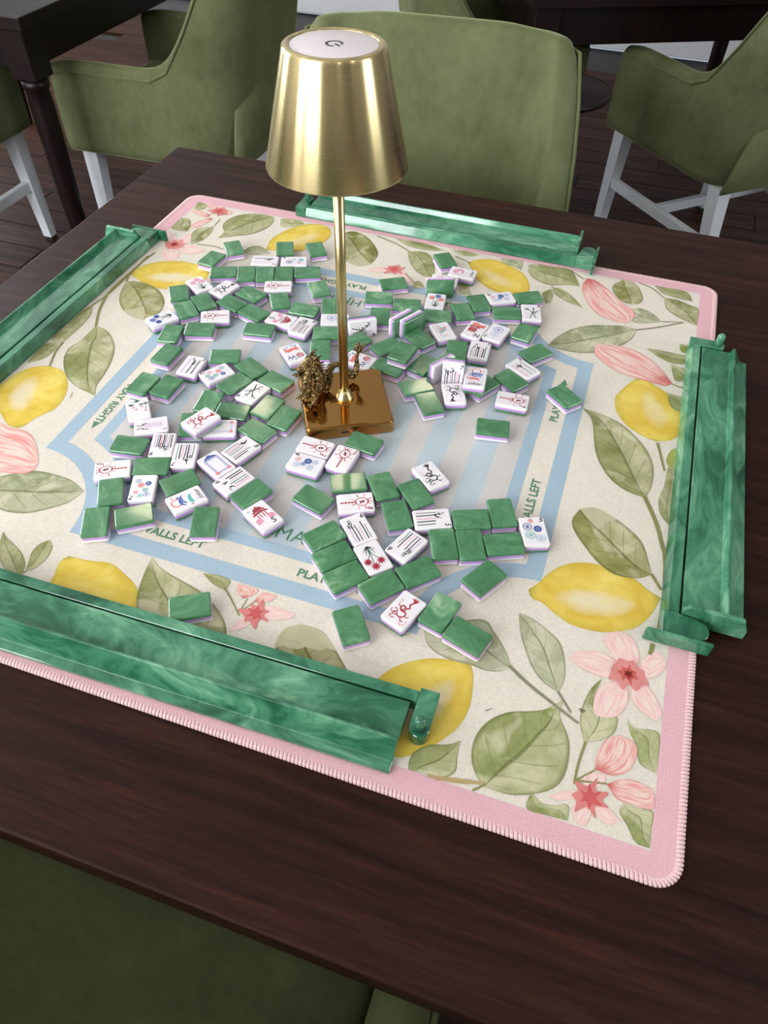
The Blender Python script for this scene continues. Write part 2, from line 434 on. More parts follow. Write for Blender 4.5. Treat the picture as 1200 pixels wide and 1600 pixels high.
# ------------------------------------------------------------------ chairs
def chair(label, loc, rz, wdt=.54, dep=.50, topw=1.0, top=.925):
    """tub chair, front = local +y, origin on the floor under the seat centre"""
    t = thing('dining_chair', label, 'chair', loc, rz, 'olive velvet chairs')
    hw, yb, yf = wdt / 2, -dep / 2, dep / 2
    z0, arm = .355, .605
    rc = .11; th = .052
    # plan path (outer line) from right front, round the back, to left front
    path = []
    n1 = 9
    for i in [0, .04, .1] + list(range(1, n1)): path.append((hw, yf + (yb + rc - yf) * i / (n1 - 1), 1, 0))
    for k in range(1, 7):
        a = rad(90) * k / 7; path.append((hw - rc + rc * math.cos(a), yb + rc - rc * math.sin(a), math.cos(a), -math.sin(a)))
    n2 = 9
    for i in range(n2): path.append((hw - rc - (2 * hw - 2 * rc) * i / (n2 - 1), yb, 0, -1))
    for k in range(1, 7):
        a = rad(90) * k / 7; path.append((-hw + rc - rc * math.sin(a), yb + rc - rc * math.cos(a), -math.sin(a), -math.cos(a)))
    for i in list(range(n1 - 1)) + [n1 - 1.1, n1 - 1.04, n1 - 1]: path.append((-hw, yb + rc + (yf - yb - rc) * i / (n1 - 1), -1, 0))
    def hgt(x, y):
        d = (y - yb) / dep                       # 0 at back, 1 at the front
        s = max(0, min(1, (d - .09) / .33)); s = 1 - (1 - s) ** 2.6; s = s * (1 - .5 * (1 - s) * s)
        h = top + (arm - top) * s
        if d > .9: h -= .012 * (d - .9) / .1
        return h
    rings = []; pipe_o = []
    for x, y, nx, ny in path:
        h = hgt(x, y)
        # rounded upper corners of the back
        if abs(y - yb) < 1e-6:
            e = max(0, abs(x) - (hw - rc - .03)) / .03; h -= .006 * e * e
        else:
            h -= .006
        pr = [(0, z0), (0.006, z0 + .02), (.006, z0 + .1), (.004, h - .05), (0, h - .022), (-.008, h - .006), (-.02, h), (-th + .016, h), (-th + .004, h - .008), (-th, h - .025), (-th, z0 + .1), (-th, z0)]
        rg = []
        for o_, z in pr:
            lean = -max(0, z - .50) * .20 * max(0, min(1, 1 - (y - yb) / (dep * .5)))
            sx = 1 + (topw - 1) * max(0, z - .5) / .4
            rg.append(((x + nx * o_) * sx, y + ny * o_ + lean, z))
        rings.append(rg); pipe_o.append(Vector(rg[4]) + Vector((nx * .002, ny * .002, 0)))
    bm = bmesh.new(); bm_loft(bm, rings, True)
    sh = obj('upholstered_shell', from_bm('shell', bm, True), M['velvet'], t)
    md = sh.modifiers.new('smooth', 'SUBSURF'); md.levels = 1; md.render_levels = 1
    bm = bmesh.new(); bm_loft(bm, tube_rings(pipe_o, .0035, 6)); obj('piping', from_bm('piping', bm, True), M['velvet'], sh)
    # seat
    bm = bmesh.new(); bm_box(bm, (0, .012, .41), (wdt - 2 * th - .004, dep - th - .004, .11))
    bmesh.ops.bevel(bm, geom=bm.edges[:], offset=.022, segments=3, profile=.6, affect='EDGES')
    obj('seat', from_bm('seat', bm, True), M['velvet'], t)
    # rounded lower rear panel
    bm = bmesh.new(); rr = []
    for i in range(13):
        u = -1 + 2 * i / 12; x = u * (hw - .015); hh = z0 + .225 * (max(0, 1 - u * u) ** .35) + .01
        rr.append([(x, yb - .004, z0 - .004), (x, yb - .028 * (1 - u ** 4) - .008, z0 + .01), (x, yb - .032 * (1 - u ** 4) - .008, (z0 + hh) / 2), (x, yb - .014 * (1 - u ** 4) - .006, hh - .01), (x, yb - .002, hh)])
    bm_loft(bm, rr, True); obj('rear_panel', from_bm('rear_panel', bm, True), M['velvet'], t)
    rail = .045
    lx, lyf, lyb = hw - rail, yf - .045, yb + .03
    for sx in (-1, 1):
        for yy, spl in ((lyf, .012), (lyb, -.06)):
            top_c = Vector((sx * lx, yy, z0 + .005)); bot = Vector((sx * (lx + .006), yy + spl, .012))
            rg = []
            for c, w_ in ((bot, .030), (top_c, .046)):
                rg.append([c + Vector((a * w_ / 2, b * w_ / 2, 0)) for a, b in ((-1, -1), (1, -1), (1, 1), (-1, 1))])
            bm = bmesh.new(); bm_loft(bm, rg); lg = obj('leg', from_bm('leg', bm), M['white_leg'], t)
            obj('glide', box_mesh('glide', (bot.x, bot.y, .006), (.028, .028, .012)), M['rubber'], lg)
        y1, y2 = lyf + .006, lyb - .03
        obj('stretcher', box_mesh('stretcher', (sx * (lx + .003), (y1 + y2) / 2, .19), (.022, abs(y2 - y1), .032), .002, 1), M['white_leg'], t)
    obj('stretcher', box_mesh('stretcher', (0, (lyf + lyb) / 2, .19), (2 * lx, .022, .03), .002, 1), M['white_leg'], t)
    return t
chair('olive velvet chair behind the brass lamp, facing the card table', (-.103, .565, 0), rad(180 + 5), .55, .50, .965, .910)
chair('olive velvet chair at upper left tucked under the dark table', (-1.095, 1.545, 0), rad(92), .56, .52)
chair('dark olive chair cut by the left edge beside the turned leg', (-1.83, 1.10, 0), 0, .54, .52)
chair('olive velvet chair at upper right turned towards the black table', (.52, 2.03, 0), rad(43), .56, .52)
chair('olive chair mostly hidden behind the round side table', (-.30, 2.155, 0), rad(-63), .52, .50)
chair('olive chair at the near edge of the card table, in shadow', (-.035, -.48, 0), 0, .60, .52)
chair('olive chair at the left edge of the card table', (-.86, -.01, 0), rad(-90), .54, .50)

# ------------------------------------------------------------------ round side table
t = thing('side_table', 'small round black side table beside the green chairs', 'table', (.015, 1.50, 0))
obj('table_top', lathe('top', [(.130, .602), (.140, .607), (.143, .615), (.140, .620), (.134, .620), (.128, .616)], 56), M['black_wood'], t)
obj('column', lathe('column', [(.03, .02), (.016, .04), (.014, .3), (.018, .56), (.03, .602)], 20), M['black_wood'], t)
obj('foot', lathe('foot', [(.13, 0), (.13, .012), (.03, .022)], 40), M['black_wood'], t)

# ------------------------------------------------------------------ the play mat
LEAVES=[('lemon',[(-0.1559,0.3707),(-0.1744,0.3775),(-0.1976,0.367),(-0.2166,0.339),(-0.2238,0.3094),(-0.219,0.2805)],[(-0.1487,0.3576),(-0.1475,0.3358),(-0.1592,0.3072),(-0.1786,0.2904),(-0.1992,0.2846)],'mid',2),
('lemon',[(-0.2652,0.1982),(-0.2813,0.2089),(-0.2961,0.2119),(-0.3189,0.2108),(-0.3454,0.1985),(-0.3609,0.1794),(-0.3642,0.1563)],[(-0.2604,0.1756),(-0.2656,0.1612),(-0.2809,0.1483),(-0.3047,0.1395),(-0.3273,0.1396),(-0.3482,0.1501)],'hi',1),
('lemon',[(-0.3434,-0.0524),(-0.3252,-0.0546),(-0.311,-0.0652),(-0.2982,-0.0829),(-0.292,-0.1022),(-0.2922,-0.118),(-0.3011,-0.134),(-0.3055,-0.1506),(-0.3091,-0.1556)],[(-0.3578,-0.0585),(-0.3674,-0.0698),(-0.3736,-0.0878),(-0.3741,-0.1075),(-0.367,-0.1266),(-0.3438,-0.1417),(-0.3217,-0.156)],'hi',1),
('lemon',[(-0.1556,-0.2879),(-0.1345,-0.2864),(-0.1151,-0.2825),(-0.0982,-0.2882),(-0.082,-0.2958),(-0.0735,-0.3039),(-0.0679,-0.3164),(-0.0652,-0.3312)],[(-0.1593,-0.2961),(-0.1554,-0.3102),(-0.1515,-0.3239),(-0.1389,-0.3359),(-0.1193,-0.3432),(-0.0913,-0.3421)],'plain',1),
('lemon',[(0.2227,-0.2753),(0.2061,-0.2775),(0.1869,-0.2827),(0.1656,-0.2975),(0.1537,-0.3162),(0.1516,-0.3392),(0.1614,-0.3597),(0.1769,-0.3696)],[(0.2281,-0.2875),(0.2314,-0.3116),(0.228,-0.3315),(0.218,-0.3479),(0.2089,-0.3573),(0.1918,-0.3714)],'hi',1),
('lemon',[(0.3676,-0.1546),(0.3545,-0.1488),(0.3438,-0.1412),(0.3243,-0.1359),(0.3081,-0.135),(0.2909,-0.139),(0.2761,-0.149),(0.2655,-0.1644),(0.2602,-0.1754),(0.2535,-0.1847)],[(0.3654,-0.1612),(0.361,-0.1753),(0.3503,-0.1931),(0.3325,-0.2045),(0.3153,-0.2096),(0.2945,-0.2091),(0.2794,-0.2021),(0.2666,-0.1943),(0.2578,-0.1934)],'hi',1),
('lemon',[(0.3139,0.1593),(0.3031,0.1386),(0.2954,0.1164),(0.2992,0.0932),(0.3101,0.0749),(0.3212,0.0653),(0.3352,0.0583),(0.3453,0.0559)],[(0.3258,0.1621),(0.3371,0.1545),(0.352,0.1442),(0.3602,0.1266),(0.3677,0.115),(0.373,0.0974),(0.37,0.0774),(0.3611,0.0631)],'mid',1),
('lemon',[(0.0623,0.3472),(0.0761,0.3629),(0.0997,0.3685),(0.1267,0.357),(0.1448,0.3426),(0.1562,0.3178),(0.1583,0.2971)],[(0.0723,0.3308),(0.0868,0.3066),(0.1051,0.2921),(0.1241,0.2862),(0.1441,0.288)],'mid',1),
('leaf',[(-0.249,0.3741),(-0.2717,0.3757),(-0.2978,0.363),(-0.3092,0.3428),(-0.3083,0.322),(-0.2974,0.3054),(-0.2984,0.2869)],[(-0.2429,0.3592),(-0.2442,0.3391),(-0.2572,0.315),(-0.278,0.3012)],'olive',3),
('leaf',[(-0.2362,0.3739),(-0.2248,0.3775),(-0.2071,0.3775),(-0.1959,0.3711)],[(-0.2289,0.3552),(-0.2186,0.3514),(-0.2018,0.3605)],'pale',1),
('leaf',[(-0.2079,0.2744),(-0.2304,0.2872),(-0.244,0.2802),(-0.2469,0.2618)],[(-0.2203,0.2654),(-0.2352,0.2618)],'grey',1),
('leaf',[(-0.3195,0.3157),(-0.3149,0.2955),(-0.3163,0.2749),(-0.3256,0.2569)],[(-0.3363,0.306),(-0.3397,0.2862)],'olive',3),
('leaf',[(-0.3495,0.2887),(-0.3529,0.3053),(-0.3636,0.3224),(-0.3775,0.3241)],[(-0.3633,0.2876),(-0.3756,0.2899),(-0.3775,0.3055)],'olive',3),
('leaf',[(-0.3741,0.3564),(-0.3775,0.3733),(-0.3748,0.3775),(-0.3611,0.3748)],[(-0.366,0.355),(-0.3588,0.3621)],'fresh',3),
('leaf',[(-0.3589,0.1392),(-0.3461,0.1439),(-0.326,0.1429),(-0.3034,0.1317),(-0.2853,0.1112),(-0.28,0.087),(-0.2896,0.0683)],[(-0.3534,0.1188),(-0.3438,0.0978),(-0.3277,0.0799),(-0.3072,0.0694)],'fold',3),
('leaf',[(-0.3387,0.0358),(-0.3384,0.0028),(-0.3429,-0.0145),(-0.3354,-0.0362),(-0.3173,-0.0589),(-0.2948,-0.0734),(-0.2629,-0.0816)],[(-0.3237,0.0333),(-0.3086,0.0232),(-0.2917,0.0041),(-0.2802,-0.0221),(-0.2744,-0.0463),(-0.2714,-0.0663)],'olive',3),
('leaf',[(-0.3686,0.0739),(-0.3732,0.0641),(-0.3736,0.0426),(-0.3743,0.0221),(-0.3734,-0.0052),(-0.3606,-0.0138)],[(-0.3603,0.0594),(-0.3564,0.0421),(-0.3557,0.0223),(-0.3572,-0.004)],'olive',3),
('leaf',[(-0.3586,-0.0146),(-0.3662,-0.0117),(-0.3728,-0.0154),(-0.3749,-0.0323),(-0.3717,-0.0559)],[(-0.3566,-0.0324),(-0.3609,-0.046)],'olive',3),
('leaf',[(-0.2897,-0.2459),(-0.2866,-0.2306),(-0.2736,-0.2176),(-0.2649,-0.2114),(-0.2525,-0.2048),(-0.2349,-0.2026),(-0.2114,-0.2039),(-0.1893,-0.2126)],[(-0.2725,-0.2581),(-0.2518,-0.2609),(-0.2408,-0.2607),(-0.2241,-0.2562),(-0.2086,-0.2449),(-0.1949,-0.2306)],'grey',1),
('leaf',[(-0.1835,-0.3254),(-0.1854,-0.3121),(-0.1959,-0.301),(-0.2095,-0.2938),(-0.222,-0.2889),(-0.2309,-0.2833)],[(-0.195,-0.3222),(-0.2083,-0.3153),(-0.2202,-0.3036),(-0.227,-0.2917)],'olive',3),
('leaf',[(-0.1817,-0.316),(-0.186,-0.3055),(-0.1902,-0.295),(-0.1891,-0.2845),(-0.1834,-0.2774)],[(-0.1769,-0.312),(-0.1742,-0.3052),(-0.173,-0.295),(-0.1762,-0.2841)],'olive',3),
('leaf',[(0.0087,-0.3386),(-0.029,-0.3365),(-0.0582,-0.326),(-0.0722,-0.3077),(-0.0798,-0.2825),(-0.083,-0.264)],[(0.0208,-0.3299),(0.0175,-0.3124),(0.0005,-0.2957),(-0.0233,-0.2837),(-0.0473,-0.2782),(-0.0694,-0.2724)],'olive',3),
('leaf',[(-0.0025,-0.2754),(-0.0159,-0.2725),(-0.0302,-0.2651)],[(-0.003,-0.2644),(-0.0166,-0.2625)],'olive',3),
('leaf',[(0.1056,-0.3329),(0.083,-0.3262),(0.0661,-0.3172),(0.062,-0.3063),(0.0647,-0.2937),(0.0748,-0.286)],[(0.1321,-0.3208),(0.1248,-0.3117),(0.1105,-0.2986),(0.095,-0.2869)],'foldt',3),
('leaf',[(0.2053,-0.3775),(0.2002,-0.3769),(0.2004,-0.3645),(0.2104,-0.3543),(0.2233,-0.3496),(0.2318,-0.3434)],[(0.2153,-0.3775),(0.2279,-0.3747),(0.2342,-0.3675),(0.2324,-0.3555)],'fresh',3),
('leaf',[(0.2571,-0.3719),(0.2481,-0.3636),(0.2425,-0.3516),(0.242,-0.3356),(0.2485,-0.3203),(0.2613,-0.3082),(0.2771,-0.3018),(0.2896,-0.2955),(0.3014,-0.2822)],[(0.2622,-0.372),(0.2766,-0.3717),(0.2942,-0.3649),(0.3068,-0.3556),(0.3123,-0.3432),(0.3127,-0.3256),(0.3093,-0.3123),(0.3005,-0.2975)],'fresh',3),
('leaf',[(0.2963,-0.2778),(0.2818,-0.2717),(0.2708,-0.2605),(0.2625,-0.2461),(0.2562,-0.2328),(0.2505,-0.2125)],[(0.2989,-0.2633),(0.296,-0.2453),(0.2892,-0.2302),(0.2762,-0.2212),(0.2618,-0.2142)],'grey',2),
('leaf',[(0.2557,-0.2683),(0.2477,-0.2539),(0.2354,-0.24),(0.2198,-0.2301),(0.1762,-0.2561)],[(0.2469,-0.2747),(0.2349,-0.2776),(0.222,-0.2764),(0.2039,-0.2774),(0.1853,-0.2708)],'grey',1),
('leaf',[(0.3226,-0.3136),(0.317,-0.2985),(0.3166,-0.2833),(0.3209,-0.2659),(0.3282,-0.2531)],[(0.3363,-0.3059),(0.3437,-0.2967),(0.3438,-0.2835),(0.3332,-0.2814),(0.3249,-0.2725)],'fresh',2),
('leaf',[(0.3773,-0.3202),(0.3649,-0.3165),(0.3603,-0.302),(0.3554,-0.2945),(0.3515,-0.2839)],[(0.3775,-0.3051),(0.3768,-0.2875),(0.3685,-0.2863),(0.3589,-0.2887)],'fresh',2),
('leaf',[(0.2907,-0.3648),(0.2901,-0.3774),(0.3046,-0.3775),(0.3199,-0.3763)],[(0.2999,-0.37),(0.309,-0.3685),(0.3181,-0.3654)],'fresh',2),
('leaf',[(0.3559,-0.3503),(0.3545,-0.3585),(0.3606,-0.3659),(0.3676,-0.3758),(0.3773,-0.3766)],[(0.3667,-0.3511),(0.3772,-0.3499),(0.3771,-0.3634)],'fresh',2),
('leaf',[(0.3428,-0.0337),(0.3247,-0.0307),(0.3073,-0.0196),(0.2933,0.0002),(0.2848,0.0231),(0.2757,0.0665),(0.2628,0.0842)],[(0.3472,-0.0151),(0.3469,0.0117),(0.3396,0.0348),(0.3259,0.0539),(0.3067,0.072),(0.2827,0.0811)],'olive',3),
('leaf',[(0.3574,-0.1306),(0.345,-0.1394),(0.325,-0.1416),(0.3077,-0.1319),(0.2935,-0.1166),(0.2821,-0.1016),(0.2778,-0.0879),(0.2829,-0.071)],[(0.353,-0.116),(0.346,-0.096),(0.3342,-0.0833),(0.3168,-0.072),(0.2971,-0.0646)],'fold',3),
('leaf',[(0.3698,-0.0653),(0.3597,-0.0524),(0.356,-0.0332),(0.3596,-0.0107),(0.361,0.0143),(0.3625,0.0211)],[(0.3721,-0.0546),(0.373,-0.0202),(0.3717,0.0131)],'olive',2),
('leaf',[(0.3632,0.0181),(0.359,0.0287),(0.3628,0.047),(0.3707,0.0543)],[(0.372,0.0207),(0.3749,0.0396)],'lime',2),
('leaf',[(0.2918,0.3197),(0.2832,0.3205),(0.2736,0.3296),(0.2646,0.3466),(0.2651,0.3613),(0.2745,0.3775)],[(0.3019,0.325),(0.3055,0.3366),(0.3012,0.356),(0.2896,0.3766)],'fold',3),
('leaf',[(0.3176,0.3775),(0.3347,0.3775),(0.3556,0.3775),(0.3642,0.371),(0.3691,0.354)],[(0.3302,0.3618),(0.3489,0.3565)],'olive',3),
('leaf',[(0.3327,0.3506),(0.3492,0.3514),(0.3677,0.3436),(0.3775,0.3371),(0.3775,0.2982)],[(0.3368,0.3273),(0.3477,0.314),(0.3639,0.3042)],'olive',3),
('leaf',[(0.334,0.2914),(0.3205,0.3078),(0.3041,0.3133),(0.2908,0.3054)],[(0.315,0.2811),(0.2979,0.28)],'grey',1),
('leaf',[(0.3047,0.2624),(0.2893,0.2648),(0.2684,0.259),(0.2478,0.2514),(0.2267,0.2347),(0.2112,0.2095),(0.2038,0.1888)],[(0.3017,0.2425),(0.2903,0.2209),(0.2666,0.1981),(0.2416,0.1877),(0.2189,0.1872)],'greyd',3),
('leaf',[(0.144,0.3695),(0.1554,0.3775),(0.1762,0.3775),(0.2027,0.3775),(0.2213,0.3406)],[(0.1493,0.3503),(0.1608,0.3368),(0.1799,0.3294),(0.2034,0.3374)],'olive',2),
('leaf',[(0.1859,0.3246),(0.198,0.3241),(0.2146,0.3119),(0.2319,0.2896)],[(0.1918,0.3108),(0.2087,0.2971)],'olive',3),
('leaf',[(0.1865,0.3199),(0.1791,0.3118),(0.1766,0.302),(0.1843,0.283)],[(0.1906,0.3032),(0.1898,0.287)],'olive',2),
('leaf',[(0.3762,0.2153),(0.3656,0.2082),(0.3512,0.2062),(0.336,0.2132),(0.3204,0.2257)],[(0.3738,0.226),(0.3572,0.2266),(0.3386,0.2276)],'olive',2),
('leaf',[(0.3775,0.1809),(0.3607,0.171),(0.3556,0.1822),(0.3517,0.2038)],[(0.377,0.1994),(0.3625,0.2)],'olive',2),
('leaf',[(0.3772,0.1128),(0.3608,0.1176),(0.3549,0.1276),(0.3515,0.1464)],[(0.3756,0.1409),(0.3625,0.1435)],'olive',3),
('leaf',[(0.3726,0.2305),(0.3623,0.2335),(0.3593,0.246),(0.3613,0.2502)],[(0.3747,0.2448),(0.3688,0.2495)],'lime',2),
('leaf',[(-0.1334,0.3599),(-0.122,0.3744),(-0.0999,0.369),(-0.0774,0.3474),(-0.064,0.3235),(-0.0647,0.2971)],[(-0.1194,0.3188),(-0.1014,0.2927),(-0.0796,0.2855)],'fold',2),
('leaf',[(-0.0269,0.3468),(-0.0034,0.3536),(0.0142,0.3368),(0.0256,0.3045),(0.0251,0.2884)],[(-0.0147,0.3199),(0.0042,0.2966)],'olive',2),
('leaf',[(-0.0558,0.3775),(-0.0108,0.3775),(0.025,0.368)],[(-0.032,0.363),(0.0008,0.361)],'olive',2),
('leaf',[(0.0318,0.3738),(0.0535,0.3775),(0.0739,0.3747)],[(0.0474,0.3649),(0.0628,0.3662)],'olive',2),
('leaf',[(0.1029,0.3747),(0.1147,0.3775),(0.1337,0.3775),(0.1369,0.3547)],[(0.1119,0.3619),(0.1245,0.3604)],'grey',3),
('leaf',[(0.0046,0.2705),(0.0117,0.2771),(0.0237,0.2644)],[(0.0102,0.2571),(0.0169,0.2596)],'olive',2),
('leaf',[(0.0648,0.2869),(0.0764,0.2883),(0.0881,0.2674)],[(0.0729,0.2673),(0.0819,0.2667)],'olive',2),
('petal',[(-0.3363,-0.1977),(-0.3387,-0.1626),(-0.3316,-0.155),(-0.3199,-0.1583),(-0.304,-0.1575),(-0.2883,-0.1616),(-0.2724,-0.1749),(-0.2571,-0.1928)],[(-0.3192,-0.2145),(-0.2945,-0.2191),(-0.2757,-0.2163),(-0.2589,-0.2112),(-0.2547,-0.2027)],'coral',2),
('petal',[(0.2275,0.363),(0.2243,0.3441),(0.2287,0.3212),(0.2418,0.2944),(0.2582,0.2775),(0.2767,0.2723),(0.2936,0.2733)],[(0.2374,0.3637),(0.2503,0.3537),(0.2647,0.3385),(0.2792,0.3198),(0.2925,0.3091),(0.2999,0.2946)],'coral',3),
('petal',[(0.3555,0.1651),(0.3417,0.1873),(0.3216,0.2087),(0.2943,0.219),(0.2607,0.2143)],[(0.3493,0.1577),(0.3368,0.1581),(0.3151,0.1607),(0.2929,0.1652),(0.2749,0.1779),(0.2612,0.1934)],'coral',3),
('petal',[(0.3333,-0.3322),(0.3333,-0.3203),(0.338,-0.3061),(0.3469,-0.2984)],[(0.3461,-0.3326),(0.3577,-0.3242),(0.3619,-0.3087),(0.3585,-0.3008)],'coral',3),
('petal',[(0.3431,-0.3406),(0.354,-0.3328),(0.3663,-0.3315),(0.3766,-0.3343)],[(0.3511,-0.3487),(0.362,-0.3498),(0.377,-0.3481)],'coral',3),
('petal',[(0.0165,-0.2784),(0.0082,-0.2727),(0.005,-0.2651)],[(0.0243,-0.2705),(0.0236,-0.2646)],'coral',2),
('petal',[(0.0267,-0.2785),(0.0299,-0.2668),(0.0437,-0.2654)],[(0.0344,-0.2765),(0.041,-0.2722)],'coral',2),
('petal',[(0.3481,-0.2404),(0.3357,-0.2315),(0.326,-0.2179),(0.3271,-0.2085),(0.3341,-0.2033)],[(0.3554,-0.2268),(0.3523,-0.2127),(0.3451,-0.204)],'pink',3),
('petal',[(0.3456,-0.2419),(0.3311,-0.2511),(0.3135,-0.2503),(0.3019,-0.2444),(0.3001,-0.2407)],[(0.3339,-0.2317),(0.3211,-0.229),(0.3075,-0.2338)],'pink',3),
('petal',[(0.347,-0.2466),(0.3286,-0.2591),(0.3244,-0.2766),(0.3276,-0.2872),(0.3357,-0.2876)],[(0.3507,-0.2655),(0.3449,-0.2816)],'pink',3),
('petal',[(0.352,-0.2448),(0.3526,-0.2629),(0.3606,-0.2719),(0.3727,-0.2777)],[(0.3625,-0.2474),(0.3713,-0.2564),(0.3774,-0.27)],'pink',3),
('petal',[(0.3523,-0.2395),(0.3601,-0.2209),(0.3691,-0.213),(0.3768,-0.2172)],[(0.3645,-0.2409),(0.3759,-0.2286)],'pink',3),
('petal',[(-0.3495,0.2461),(-0.3557,0.2341),(-0.3519,0.2197),(-0.3406,0.2077),(-0.3299,0.2067)],[(-0.3402,0.2418),(-0.3286,0.2283),(-0.325,0.2159)],'pink',2),
('petal',[(-0.3462,0.2506),(-0.3296,0.2548),(-0.3161,0.2553),(-0.2985,0.249)],[(-0.3387,0.2404),(-0.3222,0.232),(-0.3081,0.2353)],'pink',2),
('petal',[(-0.3468,0.2536),(-0.3482,0.2729),(-0.3406,0.2879),(-0.3281,0.2919)],[(-0.3347,0.2548),(-0.3287,0.2722)],'pink',2),
('petal',[(-0.3505,0.2503),(-0.368,0.2556),(-0.3773,0.2674),(-0.3739,0.2782)],[(-0.3508,0.262),(-0.3614,0.2747)],'pink',2),
('petal',[(-0.3342,0.3392),(-0.3458,0.3306),(-0.3541,0.3049)],[(-0.3331,0.3268),(-0.3422,0.3038)],'coral',2),
('petal',[(-0.3416,0.3466),(-0.3617,0.3537),(-0.3775,0.3502)],[(-0.3429,0.3388),(-0.3622,0.341)],'coral',2),
('petal',[(-0.3346,0.3609),(-0.3591,0.3695),(-0.3571,0.3763)],[(-0.3338,0.3701),(-0.3488,0.3775)],'coral',2),
('petal',[(-0.3327,0.3594),(-0.3191,0.3697),(-0.313,0.3661)],[(-0.319,0.3551),(-0.3138,0.3592)],'coral',2),
('petal',[(0.3317,-0.3542),(0.3191,-0.3536),(0.3031,-0.3632)],[(0.3215,-0.3593),(0.3099,-0.3645)],'pink',2),
('petal',[(0.3325,-0.3547),(0.3427,-0.3553),(0.356,-0.3647)],[(0.3368,-0.363),(0.3461,-0.3701)],'pink',2),
('petal',[(0.3311,-0.356),(0.3211,-0.3668),(0.3256,-0.3756)],[(0.3348,-0.3653),(0.3317,-0.3758)],'pink',2),
('petal',[(0.3313,-0.3518),(0.3252,-0.3422),(0.3321,-0.335)],[(0.3381,-0.3445),(0.3416,-0.3349)],'pink',2),
('petal',[(0.0332,-0.2892),(0.0409,-0.2782),(0.0667,-0.2775)],[(0.0492,-0.2901),(0.0634,-0.2842)],'pink',2),
('petal',[(0.0323,-0.2905),(0.0242,-0.2972),(0.0197,-0.3123)],[(0.0341,-0.3002),(0.025,-0.3104)],'pink',2),
('petal',[(-0.0316,0.2923),(-0.0507,0.2931),(-0.0656,0.2816)],[(-0.0432,0.2803),(-0.0578,0.2773)],'pink',2),
('petal',[(-0.0294,0.2932),(-0.0169,0.2948),(0.0076,0.2675)],[(-0.0204,0.2816),(-0.0058,0.2695)],'pink',2),
('leaf',[(-0.3775,-0.2053),(-0.3769,-0.2002),(-0.3645,-0.2004),(-0.3543,-0.2104),(-0.3496,-0.2233),(-0.3434,-0.2318)],[(-0.3775,-0.2153),(-0.3747,-0.2279),(-0.3675,-0.2342),(-0.3555,-0.2324)],'fresh',3),
('leaf',[(-0.3719,-0.2571),(-0.3636,-0.2481),(-0.3516,-0.2425),(-0.3356,-0.242),(-0.3203,-0.2485),(-0.3082,-0.2613),(-0.3018,-0.2771),(-0.2955,-0.2896),(-0.2822,-0.3014)],[(-0.372,-0.2622),(-0.3717,-0.2766),(-0.3649,-0.2942),(-0.3556,-0.3068),(-0.3432,-0.3123),(-0.3256,-0.3127),(-0.3123,-0.3093),(-0.2975,-0.3005)],'fresh',3),
('leaf',[(-0.3136,-0.3226),(-0.2985,-0.317),(-0.2833,-0.3166),(-0.2659,-0.3209),(-0.2531,-0.3282)],[(-0.3059,-0.3363),(-0.2967,-0.3437),(-0.2835,-0.3438),(-0.2814,-0.3332),(-0.2725,-0.3249)],'fresh',2),
('leaf',[(-0.3202,-0.3773),(-0.3165,-0.3649),(-0.302,-0.3603),(-0.2945,-0.3554),(-0.2839,-0.3515)],[(-0.3051,-0.3775),(-0.2875,-0.3768),(-0.2863,-0.3685),(-0.2887,-0.3589)],'fresh',2),
('leaf',[(-0.3648,-0.2907),(-0.3774,-0.2901),(-0.3775,-0.3046),(-0.3763,-0.3199)],[(-0.37,-0.2999),(-0.3685,-0.309),(-0.3654,-0.3181)],'fresh',2),
('leaf',[(-0.3503,-0.3559),(-0.3585,-0.3545),(-0.3659,-0.3606),(-0.3758,-0.3676),(-0.3766,-0.3773)],[(-0.3511,-0.3667),(-0.3499,-0.3772),(-0.3634,-0.3771)],'fresh',2),
('petal',[(-0.3322,-0.3333),(-0.3203,-0.3333),(-0.3061,-0.338),(-0.2984,-0.3469)],[(-0.3326,-0.3461),(-0.3242,-0.3577),(-0.3087,-0.3619),(-0.3008,-0.3585)],'coral',3),
('petal',[(-0.3406,-0.3431),(-0.3328,-0.354),(-0.3315,-0.3663),(-0.3343,-0.3766)],[(-0.3487,-0.3511),(-0.3498,-0.362),(-0.3481,-0.377)],'coral',3),
('petal',[(-0.2404,-0.3481),(-0.2315,-0.3357),(-0.2179,-0.326),(-0.2085,-0.3271),(-0.2033,-0.3341)],[(-0.2268,-0.3554),(-0.2127,-0.3523),(-0.204,-0.3451)],'pink',3),
('petal',[(-0.2419,-0.3456),(-0.2511,-0.3311),(-0.2503,-0.3135),(-0.2444,-0.3019),(-0.2407,-0.3001)],[(-0.2317,-0.3339),(-0.229,-0.3211),(-0.2338,-0.3075)],'pink',3),
('petal',[(-0.2466,-0.347),(-0.2591,-0.3286),(-0.2766,-0.3244),(-0.2872,-0.3276),(-0.2876,-0.3357)],[(-0.2655,-0.3507),(-0.2816,-0.3449)],'pink',3),
('petal',[(-0.2448,-0.352),(-0.2629,-0.3526),(-0.2719,-0.3606),(-0.2777,-0.3727)],[(-0.2474,-0.3625),(-0.2564,-0.3713),(-0.27,-0.3774)],'pink',3),
('petal',[(-0.2395,-0.3523),(-0.2209,-0.3601),(-0.213,-0.3691),(-0.2172,-0.3768)],[(-0.2409,-0.3645),(-0.2286,-0.3759)],'pink',3),
('petal',[(-0.3542,-0.3317),(-0.3536,-0.3191),(-0.3632,-0.3031)],[(-0.3593,-0.3215),(-0.3645,-0.3099)],'pink',2),
('petal',[(-0.3547,-0.3325),(-0.3553,-0.3427),(-0.3647,-0.356)],[(-0.363,-0.3368),(-0.3701,-0.3461)],'pink',2),
